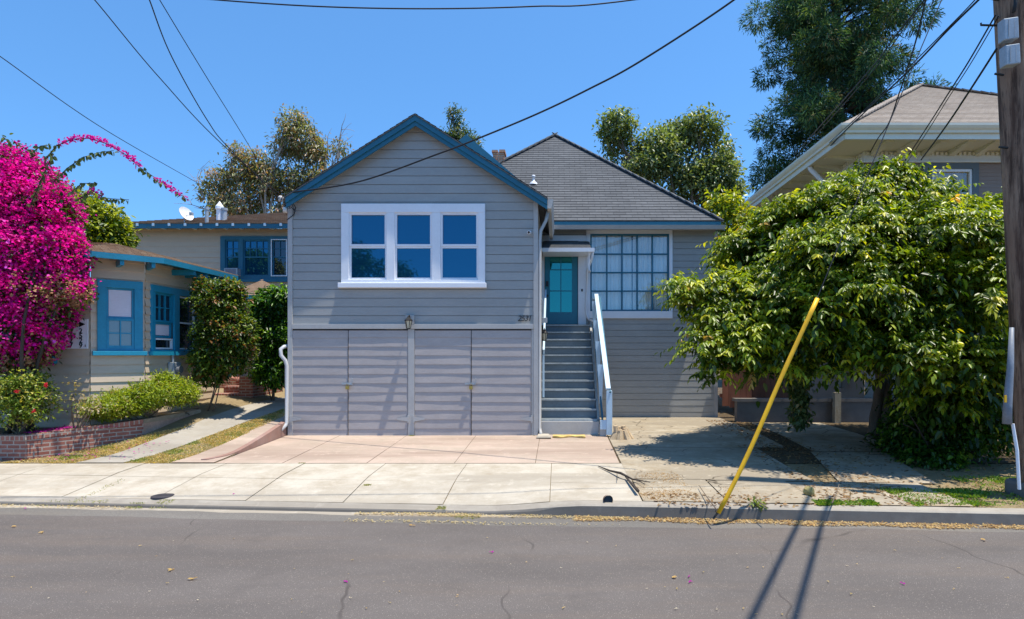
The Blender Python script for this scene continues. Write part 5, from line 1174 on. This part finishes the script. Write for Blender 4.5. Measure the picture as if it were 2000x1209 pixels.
# grass
def grass(name, label, n, region, hgt, pal, wts, wdt=.006, lean=.5, cat=None, clump=1.0, dens=None):
    pts = []
    while len(pts) < n:
        (x0, x1, y0, y1) = region(); x = rng.uniform(x0, x1); y = rng.uniform(y0, y1)
        if dens is None or rng.random() < dens(x, y): pts.append((x, y, h(x, y) + .003))
    P = np.array(pts); m = len(P); D = unit(m) * lean + np.array([[0, 0, 1.0]]); D[:, 2] = np.abs(D[:, 2]); hh = hgt * (.4 + .9 * rng.random(m))
    pal = np.array(pal); C = pal[rng.choice(len(pal), m, p=np.array(wts) / sum(wts))] * (1 + rng.normal(0, .15, (m, 1)))
    o = leafmesh(name, P, D, unit(m), hh, np.full(m, wdt), np.clip(C, .005, .9), LEAF, None, .1, .25); o['kind'] = 'stuff'
    if label: o['label'] = label; o['category'] = cat or 'grass'
    return o
def patchy(s=1.0, t=0.0): return lambda x, y: 1 if math.sin(x * 4.1 * s + 1.1 * math.sin(y * 3)) + math.sin(y * 5.3 * s + x * 1.7) > t else .15
def pathx(y): return (-7.45 + (y - 9.1) * .263 if y < 11 else -6.95 + (y - 11) * .125, -6.72 + (y - 9.1) * .247 if y < 11 else -6.25 + (y - 11) * .308)
def offpath(s, t):
    pf = patchy(s, t)
    def f(x, y):
        a, b = pathx(y)
        if a - .01 < x < b + .01: return 0
        if x > -6.0 + (y - 9.1) * .17 and y < 12.6: return 0
        # planter line
        if x < PX(50, 9.3) + (y - 9.3) * .82: return 0
        return pf(x, y)
    return f
grass('dry_grass', 'dry straw coloured grass covering the strips beside the path', 30000, lambda: (-8.6, -5.4, 9.1, 13.6), .045, [(.52, .39, .17), (.66, .53, .28), (.38, .28, .13), (.25, .26, .08)], [3, 3.4, 1.6, .5], .008, 1.6, dens=offpath(1, -.4))
grass('green_grass', 'short green grass tufts along the path edges', 4200, lambda: (-8.0, -5.4, 9.1, 13.6), .05, [(.12, .2, .03), (.2, .28, .05), (.3, .33, .08)], [2, 2, 1], .006, .8, dens=offpath(2.3, .9))
grass('kerb_weeds', 'green weed patches along the soil beside the kerb and pole', 9000, lambda: random.choice(((4.1, 5.6, 6.75, 7.5), (4.1, 5.0, 6.8, 7.4), (3.0, 3.7, 6.78, 6.95), (5.4, 6.6, 7.3, 8.2))), .05, [(.1, .2, .02), (.2, .32, .03), (.3, .36, .08)], [3, 3, 1], .012, .9, dens=patchy(1.6, .3), cat='weeds')
grass('joint_weeds', 'tiny weeds sprouting from kerb and pavement joints', 1300, lambda: random.choice(((-6.5, -5.6, 7.30, 7.42), (-5.3, -5.1, 7.2, 7.3), (-5.0, -4.8, 7.2, 7.4), (-4.0, -3.9, 9.04, 9.08), (-2.6, -2.5, 7.85, 7.9), (-1.45, -1.35, 7.0, 7.1), (-1.2, -.9, 6.75, 6.9), (-2.9, -2.8, 11.42, 11.48), (-.5, -.3, 11.4, 11.6), (-6.1, -6.0, 7.3, 8.2))), .028, [(.15, .2, .03), (.35, .32, .1)], [1, 1], .006, 1, cat='weeds')
# leaf litter under the walnut and grit in the gutter
def litter(name, label, n, region, L, pal, cat, dens=None, zf=None):
    pts = []
    while len(pts) < n:
        (x0, x1, y0, y1) = region(); x = rng.uniform(x0, x1); y = rng.uniform(y0, y1)
        if dens is None or rng.random() < dens(x, y): pts.append((x, y, (zf or h)(x, y) + .012))
    P = np.array(pts); m = len(P); D = unit(m); D[:, 2] *= .15; Nn = unit(m) * .35 + np.array([[0, 0, 1]]); pal = np.array(pal); C = pal[rng.integers(0, len(pal), m)] * (1 + rng.normal(0, .12, (m, 1)))
    o = leafmesh(name, P, D, Nn, L * (.5 + rng.random(m)), L * .5, C, PETAL, None, .2, 0); tag(o, label, cat, kind='stuff'); return o
litter('gutter_litter', 'tan leaf crumbs collected at the foot of the kerb', 5200, lambda: (.2, 9, 6.0, 6.9), .03, [(.55, .4, .16), (.65, .5, .25), (.35, .22, .1)], 'litter', lambda x, y: 1 if yc(x) - .17 - .03 * math.sin(x * 5) < y < yc(x) - .01 else 0, lambda x, y: -.006)
litter('gutter_litter', 'pale dry crumbs along the rolled kerb on the left', 2200, lambda: random.choice(((-10, -5.2, 7.1, 7.6), (-2.4, -.9, 6.6, 7.0), (-1.6, .8, 6.5, 6.9))), .025, [(.55, .45, .2), (.6, .5, .3)], 'litter', lambda x, y: 1 if yc(x) - .12 < y < yc(x) + .0 else (.25 if abs(y - (yc(x) - .38)) < .06 and x > -2.4 else 0), lambda x, y: -.004)
litter('soil_grit', 'sandy soil and bark crumbs spread over the broken apron', 2600, lambda: random.choice(((1.0, 3.6, 6.95, 7.6), (1.0, 1.7, 7.2, 8.6), (3.2, 4.4, 7.3, 8.2))), .022, [(.5, .36, .18), (.4, .27, .12), (.6, .47, .28)], 'soil', patchy(1.3, .2))
litter('leaf_litter', 'brown dead leaves scattered over the shaded soil by the drive', 2600, lambda: random.choice(((3.2, 4.4, 7.3, 10.5), (4.5, 7.5, 7.4, 10.5), (1.1, 5, 6.75, 7.3), (3.5, 4.4, 10, 14))), .05, [(.3, .18, .08), (.4, .27, .12), (.16, .1, .05)], 'litter')
litter('fallen_petals', 'magenta petals drifted over the planter soil under the bougainvillea', 520, lambda: (-8.6, -7.4, 9.4, 10.3), .035, [(.5, .01, .3), (.6, .03, .4)], 'petals', lambda x, y: 1 if y > 9.45 + (x + 8.4) * 1.0 else 0, lambda x, y: .62)
litter('fallen_petals', 'magenta petals scattered over the dry grass beside the brick wall', 60, lambda: (-8.4, -6.7, 9.1, 10.3), .04, [(.5, .01, .3), (.6, .03, .4)], 'petals', lambda x, y: 1 if x > PX(50, 9.3) + .05 + (y - 9.3) * .82 else 0, lambda x, y: h(x, y) + .03)
# single leaves and petals lying on the street: individuals
def bit(name, px, py, z, s_, c, label, cat, group):
    d = FPX * (EYE - z) / (py - VY); x = PX(px, d); zz = (h(x, d) if d > yc(x) else 0) + .012
    n_ = 3; P = np.array([(x, d, zz)] * n_); D = unit(n_); D[:, 2] *= .1
    o = leafmesh(name, P - np.array([[x, d, zz]]), D, unit(n_) * .5 + np.array([[0, 0, 1.0]]), s_, s_ * .45, np.tile(c, (n_, 1)), PETAL, None, .3, 0); o.location = (x, d, zz)
    return tag(o, label, cat, group)
for (px, py) in ((458, 963), (52, 978), (1347, 1128), (1347, 1138), (1762, 1142), (960, 1080), (676, 1137)):
    near = {458: 'magenta petal on the pavement left of the garage', 52: 'pink petal in the gutter near the left edge', 1347: 'magenta petal on the road below the yellow guard, ' + ('upper' if py == 1128 else 'lower') + ' of the pair', 1762: 'pink petal alone on the road at right', 960: 'reddish petal in the middle of the road', 676: 'dark magenta petal on the road below the garage'}[px]
    bit('fallen_petal', px, py, 0 if py > 1040 else .1, .028, (.5, .01, .36), near, 'petal', 'single petals on the street')
for i in range(60):
    px, py = rr.uniform(0, 2000), rr.uniform(1050, 1205)
    bit('fallen_leaf', px, py, 0, rr.uniform(.008, .02), rr.choice(((.6, .45, .2), (.5, .38, .15), (.65, .58, .4))), 'tiny dry leaf fragment lying on the asphalt road', 'leaf', 'dry leaf bits on the road')
lab_ = {(22, 1031): 'curled tan leaf on the asphalt closest to the left edge', (85, 1041): 'small brown leaf second from the left edge of the asphalt', (335, 1115): 'curled tan leaf on the road below the grey path', (375, 1134): 'largest pale leaf pair on the left half of the road', (1313, 1131): 'curled tan leaf on the road left of the magenta petals', (806, 1028): 'brown leaf at the edge of the gutter below the garage', (1925, 1057): 'yellow leaf on the road below the utility pole'}
for (px, py) in ((22, 1031), (85, 1041), (335, 1115), (375, 1134), (1313, 1131), (806, 1028), (1925, 1057)):
    bit('fallen_leaf', px, py, 0, .045, (.6, .42, .16), lab_[(px, py)], 'leaf', 'curled leaves on the road')

# ------------------------------------------------------------------ street things
up_ = thing('utility_pole', (5.85, 7.15, .15), 'weathered wooden utility pole with grey boxes at the right edge', 'utility pole')
mb = MB(); n_ = 26; pts = [(5.87 - .058 * (.1 + .42 * i), 7.15, .05 + .42 * i) for i in range(n_)]
mb.tube(pts, [.225 - .0030 * i for i in range(n_)], 22); mb.build('pole_shaft', POLEW, up_, smooth=True)
def polex(z): return 5.80 - .058 * (z + .05)
for (py0, py1, pxc) in ((34, 78, 1975), (86, 127, 1978)):
    d = 6.84; m = MB(); x = PX(pxc, d); z0, z1 = PZ(py1, d), PZ(py0, d); m.hexa([(x - .075, d, z0), (x + .09, d - .01, z0 + .02), (x + .09, 6.95, z0 + .02), (x - .075, 6.95, z0), (x - .085, d, z1 - .01), (x + .08, d - .01, z1 + .01), (x + .08, 6.95, z1 + .01), (x - .085, 6.95, z1 - .01)])
    b_ = m.build('terminal_box', METAL, up_, bevel=.012); m = MB()
    for q in (-.03, .035): m.box(x + q - .003, x + q + .003, d - .008, d - .001, z0 + .04, z1 - .03)
    m.build('cover_rib', SIDETRIM, b_)
mb = MB(); mb.tube([(5.35, 7.15, PZ(50, 7.15)), (5.1, 7.1, PZ(49, 7.1)), (5.1, 7.1, PZ(45, 7.1))], .012, 6); mb.build('step_peg', DARKMET, up_)
for py in (148, 290, 2): m = MB(); x = polex(PZ(py, 7.1)) - .2; m.tube([(x - .06, 7.05, PZ(py, 7.1)), (x + .06, 7.08, PZ(py, 7.1))], .014, 7); m.build('bolt', DARKMET, up_)
mb = MB(); mb.tube([(5.42, 6.93, 6.8), (5.36, 6.9, 6.0), (5.34, 6.9, 5.9)], .02, 6); mb.tube([(5.62, 6.9, 7), (5.66, 6.88, 6.2), (5.6, 6.9, 5.8), (5.72, 6.9, 5.2)], .014, 6); mb.build('pole_cables', CABLE, up_, smooth=True)
mb = MB(); x = PX(1968, 6.9); mb.tube([(PX(1976, 6.95), 6.95, PZ(640, 6.95)), (PX(1972, 6.93), 6.92, PZ(720, 6.9)), (PX(1968, 6.9), 6.9, PZ(790, 6.9)), (PX(1967, 6.9), 6.9, PZ(828, 6.9))], [.024, .036, .046, .05], 12); mb.build('cable_guard', paint('dull_grey_steel', (.2, .22, .25), .5, .2, 5), up_, smooth=True)
mb = MB(); mb.box(PX(1962, 6.82), PX(1966, 6.82), 6.815, 6.83, PZ(786, 6.82), PZ(772, 6.82)); mb.build('yellow_tag', YELLOW, up_)
mb = MB(); mb.tube([(PX(1974, 6.95), 6.92, PZ(828, 6.9)), (PX(1980, 6.95), 6.9, PZ(880, 6.9)), (PX(1988, 6.9), 6.88, PZ(955, 6.9))], .018, 8); mb.build('ground_wire_guard', WHITE, up_)
mb = MB(); mb.box(5.6, 6.14, 6.9, 7.42, .05, .34); mb.build('pole_collar', DARKC, up_, bevel=.05)
# guy wire and yellow guard
gy_ = thing('guy_wire_guard', (1.78, 6.5, .14), 'leaning yellow plastic guard tube on the guy wire by the kerb', 'guy guard')
A = Vector((1.775, 6.52, .13)); T = Vector((PX(1595, 6.65), 6.65, PZ(583, 6.65))); mb = MB(); nn = 14
mb.tube([A.lerp(T, i / nn) + Vector((.012 * math.sin(i * .5), 0, -.05 * math.sin(math.pi * i / nn))) for i in range(nn + 1)], [.0245 + .0006 * math.sin(i * 2) for i in range(nn + 1)], 12); mb.build('guard_tube', YELLOW, gy_, smooth=True)
mb = MB(); mb.tube([A + Vector((-.06, -.01, -.06)), A + Vector((.02, 0, .04))], .012, 8); mb.tube([A + Vector((-.02, -.03, .0)), A + Vector((-.04, -.02, .03)), A + Vector((-.01, 0, .05))], .006, 5); mb.build('anchor_rod', DARKMET, gy_)
def wire(name, pts, r, label, sag=0, n=24, grp=None):
    """pts: px,py,depth"""
    W3 = [Vector(PT(*p)) for p in pts]; P3 = []
    m = len(W3)
    for i in range(m - 1):
        p0, p1, p2, p3 = W3[max(i - 1, 0)], W3[i], W3[i + 1], W3[min(i + 2, m - 1)]
        for k in range(n):
            t = k / n; P3.append(.5 * ((2 * p1) + (-p0 + p2) * t + (2 * p0 - 5 * p1 + 4 * p2 - p3) * t * t + (-p0 + 3 * p1 - 3 * p2 + p3) * t ** 3) - Vector((0, 0, sag * 4 * t * (1 - t) if m == 2 else 0)))
    P3.append(W3[-1]); mb = MB(); base = P3[0].copy(); mb.tube([p - base for p in P3], r, 6)
    o = mb.build(name, CABLE, None, smooth=True); o.location = base; tag(o, label, 'wire', grp); return o
wire('guy_wire', [(1595, 585, 6.65), (1718, 285, 6.85), (1839, 0, 7.0), (1900, -143, 7.1)], .006, 'thin guy wire running up from the yellow guard')
wire('service_wire', [(566, 376, 11.3), (700, 355, 10.7), (852, 302, 10.1), (935, 270, 9.8), (1050, 222, 9.45), (1150, 174, 9.1), (1250, 120, 8.8), (1433, 0, 8.27), (1530, -85, 8.0)], .014, 'thick black service cable sweeping up from the left eave of the grey house')
wire('overhead_wire', [(-300, -120, 7), (270, -17, 7), (415, -1, 7), (620, 12.5, 7), (830, 17, 7), (1040, 12.5, 7), (1250, -2, 7), (1960, -110, 7.1)], .008, 'sagging wire crossing the very top of the sky', n=10)
wire('overhead_wire', [(120, -70, 10), (185, 0, 10.5), (310, 150, 12), (445, 292, 14), (620, 440, 19.4)], .010, 'left hand one of two wires converging above the rear tan block')
wire('overhead_wire', [(270, -60, 10), (292, 0, 10.5), (335, 110, 12), (405, 235, 14), (450, 292, 16), (560, 400, 19.4)], .012, 'curving wire that joins its neighbour above the gum tree')
wire('overhead_wire', [(265, -80, 11), (312, 0, 12), (400, 145, 14), (493, 296, 18), (560, 420, 20)], .010, 'thin wire ending at the tip of the gum tree')
wire('overhead_wire', [(-60, 70, 9), (0, 110, 10), (200, 250, 13), (385, 357, 19), (440, 390, 22)], .008, 'faint wire passing behind the arching bougainvillea spray')
wire('overhead_wire', [(1835, -40, 8), (1805, 0, 8.3), (1745, 75, 9.5), (1703, 132, 11), (1610, 237, 15), (1553, 300, 20)], .012, 'wire slanting across the right side of the redwood')
wire('overhead_wire', [(1838, -40, 8), (1807, 3, 8.3), (1749, 79, 9.5), (1707, 136, 11), (1614, 241, 15), (1540, 322, 20)], .008, 'thinner twin just beneath the wire across the redwood')
wire('overhead_wire', [(1818, -40, 7.5), (1808, 0, 8), (1790, 75, 9), (1772, 135, 10), (1757, 180, 11), (1736, 240, 12), (1715, 270, 12.8), (1700, 297, 13.6)], .012, 'kinked wire dropping to the left corner of the cream house eaves')
wire('overhead_wire', [(1950, -40, 7.1), (1911, 0, 7.3), (1850, 60, 8), (1775, 138, 9), (1670, 237, 12), (1544, 358, 18), (1460, 405, 21)], .014, 'thickest wire descending left along the cream house gutter')
wire('overhead_wire', [(1935, -40, 7.1), (1904, 0, 7.3), (1846, 60, 8), (1770, 136, 9), (1664, 238, 12), (1580, 315, 16)], .008, 'slim wire hugging the thickest wire near the pole')
wire('overhead_wire', [(1944, 30, 7.1), (1892, 120, 8), (1850, 186, 9), (1814, 243, 10.5), (1757, 330, 13.4)], .011, 'wire from the pole crossing the tan shingle roof')
wire('overhead_wire', [(1950, 32, 7.1), (1896, 124, 8), (1852, 192, 9), (1808, 262, 10.5), (1750, 350, 13.4)], .007, 'slim wire close beside the one crossing the tan roof')
wire('overhead_wire', [(1946, 96, 7.1), (1892, 180, 8), (1845, 250, 9.5), (1799, 312, 13.6)], .014, 'lowest black wire from the pole to the upper window')
# cables above the frame whose shadows stripe the road
for (x5, sl_, lab) in ((4.45, .55, 'left one of two cables high over the street'), (4.72, .53, 'right one of two cables high over the street')):
    base = Vector((x5 - 8 * sl_, -2.26, 7.0)); m = MB(); q_ = [Vector((x5 + sl_ * (yy - 5.74), yy, 7.0)) - base for yy in (-2.26, 0, 2, 4, 5.5, 6.6)]
    m.tube(q_, .028, 7); o = m.build('overhead_cable', CABLE, None, smooth=True); o.location = base; tag(o, lab, 'cable')
# small ground things
t = thing('tree_stump', (1.2, 11.15, .28), 'pale broken stump stub at the foot of the stair rail', 'stump')
mb = MB(); rq = random.Random(3)
for k in range(7):
    a = k * .9; bx = 1.2 + .1 * math.cos(a); by = 11.15 + .07 * math.sin(a); mb.tube([(bx + .08 * math.cos(a), by + .05 * math.sin(a), .25), (bx, by, .4), (bx - .02, by, .5 + rq.uniform(-.05, .08))], [.075, .06, .045], 7)
mb.build('stump_wood', paint('weathered_stump', (.5, .38, .24), .9, .3, 8, (1, 1, .4), 30, .8, (.16, .1, .05), .7, stain_scale=6), t, smooth=False)
t = thing('doormat', (.2, 11.35, .3), 'worn straw coloured mat before the bottom step', 'mat')
mb = MB(); nn = 16; 
for i in range(nn):
    def ed(i): x = -.1 + .62 * i / nn; return x, 11.22 - .05 * math.sin(i * .5), 11.42 + .02 * math.sin(i * .9)
    a, b = ed(i), ed(i + 1); mb.hexa([(a[0], a[1], .296), (b[0], b[1], .296), (b[0], b[2], .3), (a[0], a[2], .3), (a[0], a[1], .32 + .008 * math.sin(i)), (b[0], b[1], .32 + .008 * math.sin(i + 1)), (b[0], b[2], .322), (a[0], a[2], .322)])
mb.build('mat_weave', paint('straw_mat', (.6, .42, .14), .9, .25, 12, (1, 1, 1), 60, .6), t)
t = thing('splash_block', (-.2, 11.25, .3), 'pale concrete splash block below the downspout beside the garage', 'splash block')
mb = MB(); mb.hexa([(-.42, 11.12, .3), (-.12, 11.1, .3), (-.16, 11.4, .3), (-.4, 11.42, .3), (-.40, 11.14, .33), (-.14, 11.12, .33), (-.18, 11.4, .345), (-.38, 11.4, .345)]); mb.build('block', CONC, t, bevel=.008)
t = thing('utility_cover', (PX(300, 7.28), 7.4, .06), 'small dark round iron cover set in the rolled kerb', 'utility cover')
cxx, cyy = PX(300, 7.36), 7.53; mb = MB(); zc = h(cxx, cyy) + .014; mb.lathe((cxx, cyy, zc), [(.13, -.012), (.13, .0), (.118, .004), (0, .004)], 24); mb.build('lid', paint('cast_iron', (.09, .08, .085), .5, .2, 10, metal=.5), t)
t = thing('drain_pipe', (PX(1188, 6.95), 6.95, .12), 'open end of a rusty drain pipe sunk in the dirt at the kerb', 'drain pipe')
mb = MB(); x = PX(1188, 6.95); mb.tube([(x, 7.08, .14), (x, 6.93, .175)], .055, 16, False); mb.build('pipe', paint('rusty_pipe', (.2, .1, .06), .8, .3, 12), t); m = MB(); m.tube([(x, 7.0, .158), (x, 6.95, .17)], .05, 16); m.build('pipe_mouth', BLACK, t)
t = thing('mossy_stone', (PX(1580, 7.3), 7.3, .17), 'rounded stone with dry moss at the tip of the soil wedge', 'stone')
mb = MB(); x, y, z = PX(1580, 7.2), 7.2, .21; rq = random.Random(8); rings = []
for i in range(7):
    th = math.pi * i / 6; rings.append([(x + (.07 + rq.uniform(-.01, .01)) * math.sin(th) * math.cos(a), y + .06 * math.sin(th) * math.sin(a), z + .065 * math.cos(th) + rq.uniform(-.006, .006)) for a in [2 * math.pi * k / 10 for k in range(10)]])
for i in range(6):
    for k in range(10): mb.poly([rings[i][k], rings[i+1][k], rings[i+1][(k+1) % 10], rings[i][(k+1) % 10]])
mb.build('stone_body', paint('mossy_rock', (.32, .26, .1), .9, .4, 14, (1, 1, 1), 50, .9, (.1, .08, .04), .8, stain_scale=9), t)
t = thing('fallen_branch', (PX(1230, 8.2), 8.2, .2), 'long thin dead branch lying on the cracked apron', 'branch')
mb = MB()
def gp(px, py, z=.2): d = FPX * (EYE - z) / (py - VY); return (PX(px, d), d, z + .015)
mb.tube([gp(1168, 912), gp(1190, 921), (gp(1212, 931)[0], gp(1212, 931)[1], .25), gp(1235, 938), gp(1270, 944)], [.006, .014, .018, .012, .005], 7); mb.tube([gp(1222, 933), gp(1232, 945), gp(1246, 961)], [.012, .018, .022], 7); mb.tube([gp(1240, 938), gp(1258, 947), gp(1262, 940)], [.008, .005, .003], 5); mb.tube([gp(1205, 927), gp(1206, 940)], .004, 5); mb.build('branch_wood', BARKD, t, smooth=True)
for i, (a, b, c, lab) in enumerate((((1365, 950), (1380, 972), (1400, 998), 'thin bare twig beside the foot of the yellow guard'), ((1640, 945), (1632, 970), (1625, 985), 'short upright dry twig on the concrete strip'), ((1475, 975), (1486, 985), (1500, 995), 'grey green twig on the apron right of the guard'))):
    t_ = thing('dry_twig', gp(*a), lab, 'twig'); mb = MB(); mb.tube([gp(*a), gp(*b), gp(*c)], [.004, .006, .008], 5)
    mb.tube([gp(*b), gp(b[0] + 12, b[1] + 4)], .003, 5); mb.build('twig_wood', BARK, t_)
# tree across the street, seen only as a reflection in the left panes
bl = [(-10.5, -10, 6.0, 1.6, 1.4, 1.2), (-12.3, -10.5, 5.0, 1.6, 1.4, 1.2), (-9.8, -10.2, 4.3, 1.3, 1.2, 1), (-11.4, -10, 7.3, .9, .9, .8), (-8.8, -10, 6.4, .6, .8, .5)]
clump_tree('street_tree', 'leafy tree across the street mirrored in the left front window', (-11, -10.2, 0), bl, 1500, 6, .2, [(.05, .1, .02), (.1, .16, .03)], [1, 1], hole=.4)
